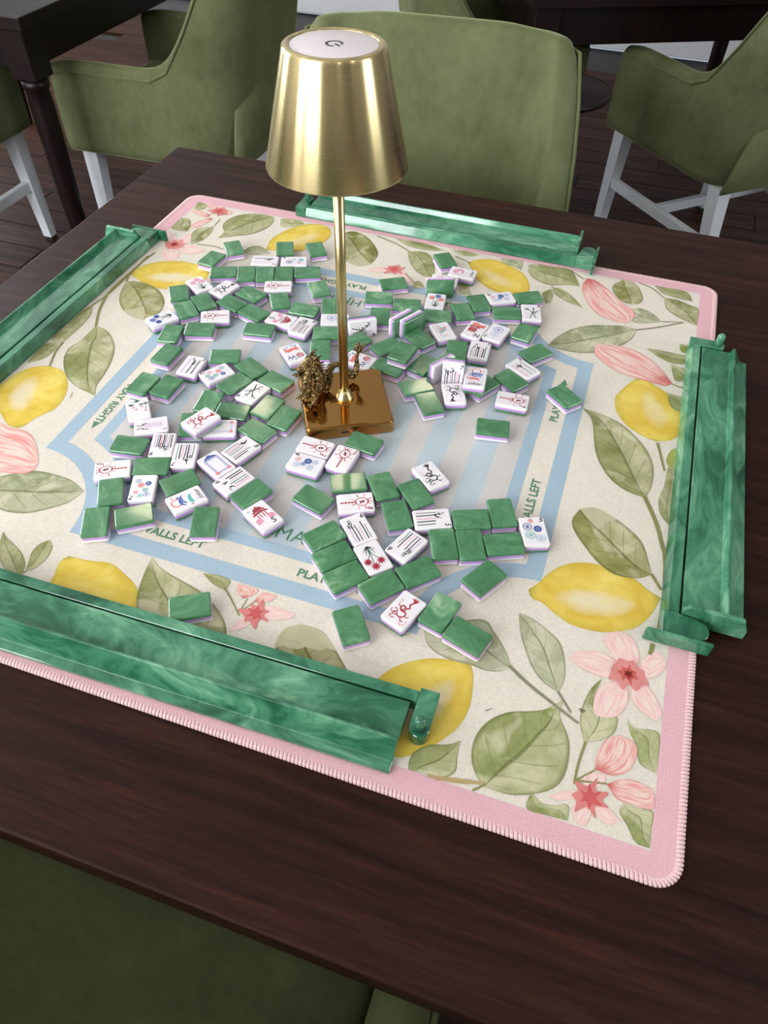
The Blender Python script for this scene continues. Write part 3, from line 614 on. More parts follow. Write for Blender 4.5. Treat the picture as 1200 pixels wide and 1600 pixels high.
('petal',[(-0.356,-0.3311),(-0.3668,-0.3211),(-0.3756,-0.3256)],[(-0.3653,-0.3348),(-0.3758,-0.3317)],'pink',2),
('petal',[(-0.3518,-0.3313),(-0.3422,-0.3252),(-0.335,-0.3321)],[(-0.3445,-0.3381),(-0.3349,-0.3416)],'pink',2)]
STARS=[((0.3482,-0.242),0.0124,'flower'),((-0.3475,0.2488),0.0127,'flower'),((-0.3336,0.3613),0.0136,'star'),((0.332,-0.3546),0.0124,'star'),((0.0339,-0.289),0.0119,'star'),((-0.0302,0.2928),0.0125,'star'),((-0.242,-0.3482),0.0124,'flower'),((-0.3546,-0.332),0.0124,'star')]
STEMS=[([(-0.3623,0.2189),(-0.3654,0.1868),(-0.3663,0.1608),(-0.367,0.1249),(-0.3643,0.0903)],0.0027,'stem'),([(-0.3663,0.1608),(-0.3587,0.1393)],0.0029,'stem'),([(-0.3662,0.2081),(-0.3641,0.152),(-0.3647,0.1006),(-0.3689,0.0738),(-0.3717,0.0398)],0.0028,'stem'),([(-0.3647,0.1006),(-0.3538,0.067),(-0.3384,0.0353)],0.0037,'stem'),([(-0.3563,-0.0069),(-0.354,-0.0247),(-0.3434,-0.0524)],0.0028,'stem'),([(-0.319,0.2607),(-0.2933,0.2638),(-0.2707,0.2593)],0.0018,'stem'),([(-0.3212,0.3384),(-0.3195,0.3178)],0.0016,'stem'),([(-0.1818,-0.3147),(-0.1835,-0.3238)],0.0012,'stem'),([(-0.0051,-0.2722),(0.0092,-0.2843),(0.0212,-0.2957)],0.0014,'stem'),([(0.0195,-0.2923),(0.0202,-0.2771)],0.001,'stem'),([(0.0195,-0.2923),(0.0278,-0.2778)],0.001,'stem'),([(0.2155,-0.3775),(0.2371,-0.3751),(0.2562,-0.3695)],0.0026,'brown'),([(0.2215,-0.3775),(0.2399,-0.3733),(0.2577,-0.3697)],0.0032,'brown'),([(0.25,-0.3775),(0.2578,-0.3701)],0.0019,'stem'),([(0.2532,-0.2666),(0.2706,-0.2776),(0.2917,-0.288),(0.3156,-0.2993)],0.0028,'greystem'),([(0.2958,-0.277),(0.3086,-0.2922)],0.0021,'greystem'),([(0.3233,-0.3126),(0.3205,-0.3318),(0.3198,-0.3483)],0.002,'stem'),([(0.3202,-0.3456),(0.3334,-0.3325)],0.0013,'stem'),([(0.3209,-0.3454),(0.3431,-0.3403)],0.0016,'stem'),([(0.3415,-0.0314),(0.3561,-0.0647),(0.3648,-0.0956),(0.3679,-0.1087),(0.3696,-0.1469),(0.3687,-0.1884)],0.0043,'stem'),([(0.37,-0.0631),(0.3687,-0.0921),(0.3667,-0.1011)],0.0031,'stem'),([(0.3571,-0.1299),(0.367,-0.1459)],0.003,'stem'),([(0.3477,0.0541),(0.3583,0.012)],0.0028,'stem'),([(0.2966,0.3775),(0.3152,0.3693),(0.3336,0.3497)],0.0019,'stem'),([(0.3336,0.292),(0.3469,0.2957),(0.3612,0.3002)],0.0016,'greystem'),([(0.3033,0.2608),(0.3272,0.275),(0.3603,0.2991)],0.0024,'greystem'),([(0.3556,0.1636),(0.3649,0.1609),(0.3761,0.1643)],0.0018,'stem'),([(0.2021,0.3775),(0.2241,0.36)],0.0017,'stem'),([(-0.0816,0.3738),(-0.0517,0.3636),(-0.0241,0.3479)],0.0022,'stem'),([(0.0413,0.3582),(0.0649,0.3482)],0.0018,'stem'),([(-0.0126,0.2892),(0.0081,0.2689)],0.0015,'stem'),([(0.1853,0.3239),(0.1854,0.3314)],0.0014,'stem'),([(0.365,-0.206),(0.3633,-0.2176)],0.004,'olivestem'),([(-0.3775,-0.2155),(-0.3751,-0.2371),(-0.3695,-0.2562)],0.0026,'brown'),([(-0.3775,-0.2215),(-0.3733,-0.2399),(-0.3697,-0.2577)],0.0032,'brown'),([(-0.3775,-0.25),(-0.3701,-0.2578)],0.0019,'stem'),([(-0.2666,-0.2532),(-0.2776,-0.2706),(-0.288,-0.2917),(-0.2993,-0.3156)],0.0028,'greystem'),([(-0.277,-0.2958),(-0.2922,-0.3086)],0.0021,'greystem'),([(-0.3126,-0.3233),(-0.3318,-0.3205),(-0.3483,-0.3198)],0.002,'stem'),([(-0.3456,-0.3202),(-0.3325,-0.3334)],0.0013,'stem'),([(-0.3454,-0.3209),(-0.3403,-0.3431)],0.0016,'stem'),([(-0.206,-0.365),(-0.2176,-0.3633)],0.004,'olivestem')]
MARKS=[([(0.2442,-0.3128),(0.2493,-0.3089)],0.0006),([(0.3145,-0.2869),(0.3196,-0.287)],0.0011),([(0.3156,-0.2884),(0.319,-0.2886)],0.0008),([(-0.2896,-0.0853),(-0.2864,-0.0954)],0.0007),([(0.2439,0.1855),(0.2458,0.1852)],0.0009)]
mat = thing('play_mat', 'square floral play mat with pink border, lemons and blue frame lines', 'play mat', (0, 0, 0))
H = .4; RC = .020
def rrect(h, r, z, n=8):
    out = []
    for cx, cy, a0 in ((h - r, h - r, 0), (-h + r, h - r, 90), (-h + r, -h + r, 180), (h - r, -h + r, 270)):
        for k in range(n + 1):
            a = rad(a0 + 90 * k / n); out.append((cx + r * math.cos(a), cy + r * math.sin(a), z))
    return out
bm = bmesh.new(); bm_loft(bm, [rrect(H - .0012, RC, TZ + .0002), rrect(H, RC, TZ + .0012), rrect(H - .0004, RC, MATZ - .0004), rrect(H - .0012, RC, MATZ)])
obj('mat_cloth', from_bm('mat_cloth', bm), M['cream'], mat)
def flat(name, verts2, faces, z, m, color=None, uv=None, parent=None):
    me = mesh(name, [(x, y, 0) for x, y in verts2], faces)
    # make all faces point up
    for p in me.polygons:
        if p.normal.z < 0: p.flip()
    me.update()
    if uv is not None:
        ul = me.uv_layers.new(name='UVMap')
        for lp in me.loops: ul.data[lp.index].uv = uv[lp.vertex_index]
    o = obj(name, me, m, parent or mat, (0, 0, MATZ + z))
    if color: o.color = tuple(color) + (1,)
    return o
# pink border
ring_o = [p[:2] for p in rrect(H - .0013, RC - .001, 0)]; inner = []
for x, y in ring_o:
    k = .378; inner.append((max(-k, min(k, x)), max(-k, min(k, y))))
n = len(ring_o)
flat('pink_border', ring_o + inner, [(i, (i + 1) % n, n + (i + 1) % n, n + i) for i in range(n)], .0001, M['pink'])
# stitched hem: one row of slanted overlock stitches round the edge
bm = bmesh.new()
per = [Vector(p) for p in rrect(H, RC, 0, 10)]; per.append(per[0])
pl = resample(per, 1021)
for i in range(1020):
    a, b = pl[i], pl[i + 1]; d = (b - a).normalized(); nrm = Vector((d.y, -d.x, 0))
    m_ = a
    prof = [(-.0055, MATZ + .0001, -.0012), (-.003, MATZ + .0009, -.0006), (.0004, MATZ + .0004, 0), (.0009, MATZ - .0012, .0003), (.0004, TZ + .0004, .0004)]
    hw_ = .00125
    rows = []
    for off, z, sh in prof:
        c = m_ + nrm * off + d * sh; c.z = z
        rows.append([bm.verts.new(c - d * hw_ - Vector((0, 0, .0003))), bm.verts.new(c + nrm * .0003 + Vector((0, 0, .0003))), bm.verts.new(c + d * hw_ - Vector((0, 0, .0003)))])
    for r0, r1 in zip(rows[:-1], rows[1:]):
        for k in range(2): bm.faces.new((r0[k], r0[k + 1], r1[k + 1], r1[k]))
obj('hem_stitching', from_bm('hem_stitching', bm, True, False), M['hem'], mat, kind='stuff')
# ticket-shaped frame lines and awning stripes
A0 = .6577
def ticket(a, r, n=14):
    out = []
    for sx, sy, st in ((1, 1, 0), (-1, 1, 1), (-1, -1, 0), (1, -1, 1)):
        dx = A0 - a; k = math.sqrt(r * r - dx * dx)
        t0 = math.atan2(-k, -dx); t1 = math.atan2(-dx, -k)   # from the (a, .) end to the (., a) end
        if t1 > t0: t1 -= 2 * math.pi
        pts = [(A0 + r * math.cos(t0 + (t1 - t0) * i / n), A0 + r * math.sin(t0 + (t1 - t0) * i / n)) for i in range(n + 1)]
        pts[0] = (a, A0 - k); pts[-1] = (A0 - k, a)
        if st: pts = pts[::-1]
        out += [(sx * x, sy * y) for x, y in pts]
    return [(x * .4, y * .4) for x, y in out]
for (a, r), (a2, r2) in (((A0 - 1e-4, .2273), (.6155, .269)), ((.557, .313), (.525, .345))):
    o_, i_ = ticket(a, r), ticket(a2, r2); n = len(o_)
    flat('frame_line', o_ + i_, [(k, (k + 1) % n, n + (k + 1) % n, n + k) for k in range(n)], .0001, M['blue'])
NS = 17
for s in range(NS):
    x0, x1 = -.525 + 1.05 * s / NS, -.525 + 1.05 * (s + 1) / NS
    up = []
    for i in range(9):
        x = x0 + (x1 - x0) * i / 8; dx = A0 - abs(x)
        y = .525
        if dx < .345: y = min(y, A0 - math.sqrt(.345 ** 2 - dx * dx))
        up.append((x * .4, y * .4))
    vv = up + [(x, -y) for x, y in up]
    flat('awning_stripe', vv, [(i, i + 1, 10 + i, 9 + i) for i in range(8)], .00005, M['stripe_blue'] if s % 2 else M['stripe_light'])
# lettering on the four sides
def letter(s, size, x, y, rz, bold=.0003, m='letter', spacing=1.0, shear=0):
    v, f = text_mesh(s, size, bold, shear, spacing)
    c, sn = math.cos(rz), math.sin(rz)
    flat('lettering', [(x + p.x * c - p.y * sn, y + p.x * sn + p.y * c) for p in v], f, .0002, M[m])
for k in range(4):
    rz = rad(90 * k); c, s = math.cos(rz), math.sin(rz)
    def R2(x, y): return (x * c - y * s, x * s + y * c)
    letter('WALLS LEFT', .0125, *R2(-.0785, -.2355), rz)
    letter('PLAY RIGHT', .0125, *R2(.0845, -.2355), rz)
    tri = [R2(.1190, -.2396), R2(.1302, -.2355), R2(.1190, -.2314)]
    flat('arrow', tri, [(0, 1, 2)], .0002, M['letter'])
    if k in (0, 2):
        letter('MAHJONG', .0215, *R2(.0635, -.1975), rz, 0.0, spacing=1.02)

# printed botanicals
def mat_leaf():
    t = NT('printed_leaf'); nz = fabric_bump(t)
    uv = t.n('ShaderNodeUVMap').outputs[0]; sp = t.n('ShaderNodeSeparateXYZ'); t.l(uv, sp.inputs[0])
    u, v = sp.outputs[0], sp.outputs[1]
    col = t.n('ShaderNodeObjectInfo').outputs['Color']; rnd = t.n('ShaderNodeObjectInfo').outputs['Random']
    co = t.coord('Object')
    wash = t.noise(t.mapping(co, (1, 1, 1)), 38, 4, .6, .6)
    big = t.noise(co, 14, 2)
    s = t.math('ABSOLUTE', t.math('SUBTRACT', t.math('MULTIPLY', v, 2.0), 1.0))       # 0 midrib, 1 edge
    dark = t.mix(1.0, col, L4((172, 178, 142)), 'MULTIPLY')
    light = t.mix(.62, col, L4((232, 222, 196)))
    f = t.ramp(t.math('ADD', t.math('MULTIPLY', wash, .6), t.math('MULTIPLY', big, .4)), [(.34, (0, 0, 0, 1)), (.66, (1, 1, 1, 1))])
    c = t.mix(f, dark, col)
    side = t.math('GREATER_THAN', v, .5)
    c = t.mix(t.math('MULTIPLY', side, .28), c, light)
    hi = t.ramp(t.noise(t.mapping(co, (1, 1, 1), loc=(3, 1, 0)), 26, 3, .6, .8), [(.50, (0, 0, 0, 1)), (.66, (1, 1, 1, 1))])
    c = t.mix(t.math('MULTIPLY', hi, .7), c, light)
    # veins
    vein = t.math('SINE', t.math('MULTIPLY', t.math('SUBTRACT', t.math('MULTIPLY', u, 1.0), t.math('MULTIPLY', s, .22)), 40.0))
    vm = t.math('MULTIPLY', t.math('GREATER_THAN', vein, .965), t.math('LESS_THAN', s, .8))
    c = t.mix(t.math('MULTIPLY', vm, .45), c, dark)
    mid = t.math('LESS_THAN', s, .045)
    c = t.mix(t.math('MULTIPLY', mid, .6), c, t.mix(1.0, dark, L4((190, 195, 170)), 'MULTIPLY'))
    edge = t.ramp(s, [(.86, (0, 0, 0, 1)), (1.0, (1, 1, 1, 1))])
    c = t.mix(t.math('MULTIPLY', edge, .65), c, t.mix(1.0, dark, L4((205, 208, 185)), 'MULTIPLY'))
    return t.set(Base_Color=c, Roughness=.9, Specular_IOR_Level=.1)
def mat_lemon():
    t = NT('printed_lemon'); nz = fabric_bump(t)
    uv = t.n('ShaderNodeUVMap').outputs[0]; sp = t.n('ShaderNodeSeparateXYZ'); t.l(uv, sp.inputs[0])
    u, v = sp.outputs[0], sp.outputs[1]; co = t.coord('Object')
    hi_amt = t.n('ShaderNodeSeparateColor'); t.l(t.n('ShaderNodeObjectInfo').outputs['Color'], hi_amt.inputs[0])
    wash = t.noise(co, 30, 4, .6, .5)
    c = t.ramp(wash, [(.32, L4((216, 180, 72))), (.5, L4((225, 195, 88))), (.68, L4((234, 212, 116)))])
    s = t.math('ABSOLUTE', t.math('SUBTRACT', t.math('MULTIPLY', v, 2.0), 1.0))
    # unpainted highlight
    du = t.math('MULTIPLY', t.math('SUBTRACT', u, .5), 3.4); dv = t.math('MULTIPLY', t.math('SUBTRACT', v, .6), 4.4)
    r2 = t.math('ADD', t.math('MULTIPLY', du, du), t.math('MULTIPLY', dv, dv))
    r2 = t.math('ADD', r2, t.math('MULTIPLY', t.math('SUBTRACT', t.noise(co, 55, 3), .5), .9))
    hl = t.ramp(r2, [(.05, (.85, .85, .85, 1)), (.8, (0, 0, 0, 1))])
    c = t.mix(t.math('MULTIPLY', hl, hi_amt.outputs[0]), c, L4((230, 216, 186)))
    edge = t.ramp(s, [(.72, (0, 0, 0, 1)), (1.0, (1, 1, 1, 1))])
    c = t.mix(t.math('MULTIPLY', edge, .4), c, L4((176, 152, 52)))
    tip = t.ramp(u, [(0.0, (1, 1, 1, 1)), (.09, (0, 0, 0, 1)), (.9, (0, 0, 0, 1)), (1.0, (1, 1, 1, 1))])
    c = t.mix(t.math('MULTIPLY', tip, .75), c, L4((132, 134, 62)))
    return t.set(Base_Color=c, Roughness=.9, Specular_IOR_Level=.1)
def mat_petal():
    t = NT('printed_petal'); nz = fabric_bump(t)
    uv = t.n('ShaderNodeUVMap').outputs[0]; sp = t.n('ShaderNodeSeparateXYZ'); t.l(uv, sp.inputs[0])
    u, v = sp.outputs[0], sp.outputs[1]; co = t.coord('Object')
    col = t.n('ShaderNodeObjectInfo').outputs['Color']
    pale = t.mix(.74, col, L4((238, 224, 212)))
    st = t.noise(t.mapping(uv, (1.6, 9, 1)), 1.6, 3, .6, .5)
    f = t.ramp(st, [(.42, (0, 0, 0, 1)), (.60, (.85, .85, .85, 1))])
    c = t.mix(f, pale, col)
    deep = t.mix(1.0, col, L4((222, 150, 150)), 'MULTIPLY')
    b = t.ramp(t.math('ADD', u, t.math('MULTIPLY', t.math('SUBTRACT', t.noise(co, 60, 3), .5), .35)), [(.02, (1, 1, 1, 1)), (.32, (0, 0, 0, 1))])
    c = t.mix(t.math('MULTIPLY', b, .85), c, deep)
    s = t.math('ABSOLUTE', t.math('SUBTRACT', t.math('MULTIPLY', v, 2.0), 1.0))
    e = t.ramp(s, [(.84, (0, 0, 0, 1)), (1.0, (1, 1, 1, 1))])
    c = t.mix(t.math('MULTIPLY', e, .5), c, col)
    return t.set(Base_Color=c, Roughness=.9, Specular_IOR_Level=.1)
def mat_tinted(name):
    t = NT(name); nz = fabric_bump(t)
    col = t.n('ShaderNodeObjectInfo').outputs['Color']
    n = t.noise(t.coord('Object'), 60, 3)
    return t.set(Base_Color=t.mix(n, t.mix(1.0, col, L4((215, 215, 205)), 'MULTIPLY'), col), Roughness=.9, Specular_IOR_Level=.1)
M['leaf'], M['lemon'], M['petal'], M['ink'] = mat_leaf(), mat_lemon(), mat_petal(), mat_tinted('printed_stem')
LEAFC = {'olive': (174, 174, 126), 'fresh': (180, 184, 132), 'pale': (198, 194, 150), 'grey': (192, 192, 166), 'greyd': (180, 180, 150), 'fold': (170, 166, 112), 'foldt': (166, 160, 112), 'lime': (180, 186, 104)}
PETC = {'coral': (226, 138, 132), 'pink': (234, 178, 178)}
def blade(s1, s2, nl=26, nw=9):
    base, tip = s1[0], s1[-1]
    a = resample(catmull([Vector((x, y, 0)) for x, y in s1], 60), nl)
    b = resample(catmull([Vector((x, y, 0)) for x, y in [base] + list(s2) + [tip]], 60), nl)
    vv, uv, ff = [], [], []
    for i in range(nl):
        for j in range(nw):
            k = j / (nw - 1); p = a[i].lerp(b[i], k); vv.append((p.x, p.y)); uv.append((i / (nl - 1), k))
    for i in range(nl - 1):
        for j in range(nw - 1): ff.append((i * nw + j, i * nw + j + 1, (i + 1) * nw + j + 1, (i + 1) * nw + j))
    return vv, ff, uv
zc = 0
for kind, s1, s2, colr, zo in LEAVES:
    vv, ff, uv = blade(s1, s2)
    zc += 1; z = .00010 * zo + .0000011 * zc + .00005
    if kind == 'leaf':
        o = flat('printed_leaf', vv, ff, z, M['leaf'], lin(LEAFC[colr]), uv)
        if colr in ('fold', 'foldt'):      # pale turned-over end of the leaf
            nw = 9
            sel = [(i, j) for i in range(17, 26) for j in range(9)] if colr == 'fold' else [(i, j) for i in range(14, 26) for j in range(9)]
            i0 = 17 if colr == 'fold' else 15
            pv, pf, pu = [], [], []
            for i in range(i0, 26):
                for j in range(9):
                    x, y = vv[i * nw + j]
                    if i == i0:
                        w_ = .5 + .5 * math.sin(j * 2.1 + i); x2, y2 = vv[(i - 1) * nw + j]; x += (x2 - x) * w_; y += (y2 - y) * w_
                    pv.append((x, y)); pu.append((i / 25., j / 8.))
            for i in range(25 - i0):
                for j in range(4 if colr == 'fold' else 0, 8): pf.append((i * 9 + j, i * 9 + j + 1, (i + 1) * 9 + j + 1, (i + 1) * 9 + j))
            flat('leaf_fold', pv, pf, z + .00004, M['ink'], lin((206, 198, 166)))
    elif kind == 'lemon':
        flat('printed_lemon', vv, ff, z, M['lemon'], ({'hi': 1.0, 'mid': .55, 'plain': .12}[colr], 0, 0), uv)
    else:
        flat('printed_petal', vv, ff, z, M['petal'], lin(PETC[colr]), uv)
def ribbon(pts, w0, w1=None, n=14):
    P = resample(catmull([Vector((x, y, 0)) for x, y in pts], 40), n) if len(pts) > 2 else resample([Vector((x, y, 0)) for x, y in pts], 4)
    vv, ff = [], []; w1 = w0 if w1 is None else w1
    for i, p in enumerate(P):
        d = (P[min(i + 1, len(P) - 1)] - P[max(i - 1, 0)]).normalized(); nn = Vector((-d.y, d.x, 0)); w = (w0 + (w1 - w0) * i / (len(P) - 1)) / 2
        vv += [tuple((p + nn * w).xy), tuple((p - nn * w).xy)]
    for i in range(len(P) - 1): ff.append((2 * i, 2 * i + 1, 2 * i + 3, 2 * i + 2))
    return vv, ff
STEMC = {'stem': (152, 148, 98), 'brown': (196, 172, 124), 'greystem': (148, 148, 122), 'olivestem': (150, 150, 92)}
for i, (pts, w, k) in enumerate(STEMS):
    vv, ff = ribbon(pts, w, w * .75)
    flat('printed_stem', vv, ff, .00046 + i * 1e-6, M['ink'], lin(STEMC[k]))
for i, (pts, w) in enumerate(MARKS):
    vv, ff = ribbon(pts, w, w * .5); flat('print_mark', vv, ff, .00055 + i * 1e-6, M['ink'], lin((52, 56, 48)))
for i, ((x, y), r, k) in enumerate(STARS):
    rs = random.Random(i)
    if k == 'flower':
        layers = ((1.25, 8, .78, (234, 152, 150)), (.72, 7, .6, (216, 106, 104)), (.40, 6, .6, (172, 68, 60)), (.2, 5, .7, (120, 50, 42)))
    else:
        layers = ((1.2, 7, .62, (230, 142, 140)), (.72, 6, .5, (216, 102, 104)))
    for j, (rr, npt, inn, cc) in enumerate(layers):
        vv = [(x, y)]; m_ = npt * 2
        for q in range(m_):
            a = 2 * math.pi * q / m_ + rs.random() * .25; R_ = r * rr * (1 if q % 2 else inn) * (.8 + .4 * rs.random())
            vv.append((x + R_ * math.cos(a), y + R_ * math.sin(a)))
        sm = catmull([Vector((a_, b_, 0)) for a_, b_ in vv[1:]], m_ * 4, True); vv = [(x, y)] + [(q_.x, q_.y) for q_ in sm]; m_ = len(sm)
        flat('flower_heart', vv, [(0, 1 + q, 1 + (q + 1) % m_) for q in range(m_)], .0005 + j * .00003 + i * 1e-6, M['ink'], lin(cc))

# ------------------------------------------------------------------ tile racks
ZR = MATZ + .0007
def extrude_x(prof, x0, x1):
    bm = bmesh.new(); bm_loft(bm, [[(x0, y, z) for y, z in prof], [(x1, y, z) for y, z in prof]]); return bm
def extrude_z(poly, z0, z1, inset_top=0):
    bm = bmesh.new(); bm_loft(bm, [[(x, y, z0) for x, y in poly], [(x, y, z1) for x, y in poly]]); return bm
def bev(bm, off, seg=1):
    bmesh.ops.recalc_face_normals(bm, faces=bm.faces)
    es = [e for e in bm.edges if len(e.link_faces) == 2 and e.calc_face_angle(0) > .5]
    bmesh.ops.bevel(bm, geom=es, offset=off, segments=seg, profile=.5, affect='EDGES', clamp_overlap=True); return bm
RB = {}
RB['body'] = from_bm('rack_body', bev(extrude_x([(0, 0), (0, .0045), (.0080, .0052), (.0182, .0218), (.0204, .0218), (.0228, .0146), (.0542, .0146), (.0542, 0)], -.2, .2), .0005))
RB['plate'] = from_bm('end_plate', bev(extrude_x([(-.0005, 0), (-.0005, .010), (.005, .0235), (.049, .0235), (.0545, .017), (.0545, 0)], -.2045, -.2003), .0008, 2))
RB['bar'] = from_bm('pusher_bar', bev(extrude_x([(.0562, 0), (.0562, .014), (.0655, .014), (.0690, .002), (.0690, 0)], -.2045, .2045), .0004))
arm = [(.2047, .0690), (.2047, .0360)]
for k in range(1, 8): a = math.pi * (1 + k / 8); arm.append((.2125 + .0078 * math.cos(a), .0360 + .0078 * math.sin(a)))
arm += [(.2203, .0360), (.2203, .0690)]
RB['arm'] = from_bm('pusher_arm', bev(extrude_z(arm, 0, .014), .0005))
RB['peg'] = lathe('peg', [(.0046, .0142), (.0046, .025), (.0042, .0275), (.0028, .0292), (.0008, .0298)], 20)
blk = [(-.2048, .0690), (-.2280, .0690), (-.2280, .0400)]
for k in range(1, 8): a = rad(90) * k / 8; blk.append((-.2190 - .009 * math.cos(a) , .0400 - .009 * math.sin(a)))
blk += [(-.2170, .0308), (-.2110, .0330), (-.2075, .0420), (-.2060, .0562), (-.2048, .0562)]
RB['block'] = from_bm('pusher_hook', bev(extrude_z(blk, 0, .014), .0004))
RB['flange'] = from_bm('end_flange', bev(extrude_x([(.0270, 0), (.0270, .0150), (.0800, .0150), (.0815, .0130), (.0815, 0)], -.2318, -.2282), .0006))
def rack(label, x, y, deg):
    t = thing('tile_rack', label, 'tile rack', (x, y, ZR), rad(deg), 'jade green tile racks')
    obj('rack_body', RB['body'], M['rack'], t); obj('end_plate', RB['plate'], M['rack'], t)
    p = obj('pusher_bar', RB['bar'], M['rack'], t)
    obj('pusher_arm', RB['arm'], M['rack'], p); obj('peg', RB['peg'], M['rack'], p, (.2125, .0360, 0)); obj('pusher_hook', RB['block'], M['rack'], p); obj('end_flange', RB['flange'], M['rack'], p)
rack('jade green tile rack along the near edge of the mat', -.0116, -.390, 1.0)
rack('jade green tile rack along the right edge of the mat', .4368, .028, 90)
rack('jade green tile rack along the far edge of the mat, behind the lamp', .002, .4565, 179.5)
rack('jade green tile rack along the left edge of the mat', -.4440, .024, -90.4)

# ------------------------------------------------------------------ brass lamp
LX, LY = .0104, -.0072
lamp = thing('table_lamp', 'brushed brass cordless lamp with tapered shade on square base', 'lamp', (LX, LY, ZR), 0)
bm = bmesh.new(); hb = .0475
rr = [rrect(hb - .002, .004, 0, 5), rrect(hb, .005, .001, 5), rrect(hb, .005, .0135, 5), rrect(hb - .0012, .0045, .0150, 5), rrect(hb - .0026, .004, .0156, 5)]
bm_loft(bm, rr); b_ = obj('base', from_bm('base', bm), M['brass_base'], lamp, None, (0, 0, rad(28.5)))
obj('charging_port', box_mesh('charging_port', (-.006, -hb, .0075), (.007, .0006, .0024)), M['black'], b_)
obj('collar', lathe('collar', [(.0098, .0156), (.0102, .0166), (.0094, .0188), (.0070, .0228), (.0055, .0275)], 36), M['brass'], lamp)
obj('pole', lathe('pole', [(.0050, .0156), (.0050, .300)], 36), M['brass'], lamp)
zb, zt_ = .2685, .3580
sh = obj('shade', lathe('shade', [(.0590, zb), (.0600, zb - .0006), (.0604, zb + .0006), (.0408, zt_ - .0030), (.0402, zt_ - .0010), (.0392, zt_), (.0352, zt_ + .0002), (.0346, zt_ - .0008), (.0340, zt_ - .0030), (.0385, zt_ - .0060), (.0590, zb + .001)], 96, True, False, False), M['shade'], lamp)
ms = sh.data
dif = obj('diffuser', lathe('diffuser', [(.0575, zb + .006), (.0575, zb + .0075)], 48), M['panel'], sh)
tp = obj('touch_panel', lathe('touch_panel', [(.0346, zt_ - .0025), (.0344, zt_ - .0006), (.0338, zt_ - .0004)], 64), M['panel'], sh)
# power symbol, turned as on the lamp
vv, ff = [], []; na = 30
for k in range(na + 1):
    a = rad(-90 + 38 + (360 - 76) * k / na)
    for R_ in (.0070, .0051): vv.append((R_ * math.cos(a), R_ * math.sin(a), 0))
for k in range(na): ff.append((2 * k, 2 * k + 1, 2 * k + 3, 2 * k + 2))
q0 = len(vv); vv += [(-.0010, -.0074, 0), (.0010, -.0074, 0), (.0010, -.0008, 0), (-.0010, -.0008, 0)]; ff.append((q0, q0 + 1, q0 + 2, q0 + 3))
me = mesh('power_symbol', vv, ff)
for p in me.polygons:
    if p.normal.z < 0: p.flip()
obj('power_symbol', me, M['black'], tp, (0, 0, zt_ - .0002), (0, 0, rad(57)))

# ------------------------------------------------------------------ bronze dragon
zb0 = ZR + .0157
dg = thing('dragon_figurine', 'small antique bronze dragon coiled on the lamp base', 'figurine', (0, 0, 0))
def scaly(i, a): return 1 + .10 * math.sin(i * 1.55 + (2.2 if int(a * 2.2) % 2 else 0)) + .05 * math.cos(a * 7)
body_pts = [(-.0245, -.0250, zb0 + .006), (-.0268, -.0235, zb0 + .018), (-.0262, -.0165, zb0 + .030), (-.0215, -.0105, zb0 + .033), (-.0165, -.0115, zb0 + .024), (-.0165, -.0150, zb0 + .0125), (-.0170, -.0080, zb0 + .0080), (-.0150, .0050, zb0 + .0150), (-.0095, .0130, zb0 + .0240), (-.0020, .0165, zb0 + .0230), (.0050, .0190, zb0 + .0130), (.0090, .0230, zb0 + .0085), (.0115, .0290, zb0 + .0150), (.0105, .0330, zb0 + .0260), (.0120, .0345, zb0 + .0330)]
P = resample(catmull(body_pts, 150), 110)
rdi = []
for i in range(110):
    u = i / 109; rdi.append(.0030 + .0030 * math.sin(min(1, u * 1.25 + .18) * math.pi) ** .8 if u < .78 else max(.0011, .0040 * (1 - u) / .22 + .0010))
bm = bmesh.new(); bm_loft(bm, tube_rings(P, rdi, 14, shape=scaly)); obj('body', from_bm('body', bm, True), M['bronze'], dg)
# belly plates down the front of the chest
for k in range(9):
    u = k / 8; c = Vector((-.0272 + .001 * math.sin(u * 3), -.0292 + .0075 * u, zb0 + .0065 + .0190 * u))
    obj('belly_plate', box_mesh('belly_plate', (0, 0, 0), (.0095 - .004 * u, .0042, .0016), .0006, 1), M['bronze'], dg, c, (rad(-24), 0, rad(-18)))
# head: skull, snout, jaw as one lofted mesh
hd = Vector((-.0270, -.0075, zb0 + .0375)); dirn = Vector((-.62, -.70, -.30)).normalized()
hp = [hd - dirn * .009, hd - dirn * .005, hd, hd + dirn * .005, hd + dirn * .009, hd + dirn * .013, hd + dirn * .0165, hd + dirn * .018]
bm = bmesh.new(); bm_loft(bm, tube_rings(hp, [.0040, .0066, .0076, .0066, .0050, .0044, .0040, .0020], 14, shape=lambda i, a: 1 + .14 * math.cos(a * 5 + i) * (i < 5)))
head = obj('head', from_bm('head', bm, True), M['bronze'], dg)
jp = [hd + dirn * k + Vector((0, 0, -.0058 - k * .18)) for k in (.000, .005, .010, .0155)]
bm = bmesh.new(); bm_loft(bm, tube_rings(jp, [.0036, .0036, .0030, .0018], 10)); obj('jaw', from_bm('jaw', bm, True), M['bronze'], head)
side = dirn.cross(Vector((0, 0, 1))).normalized()
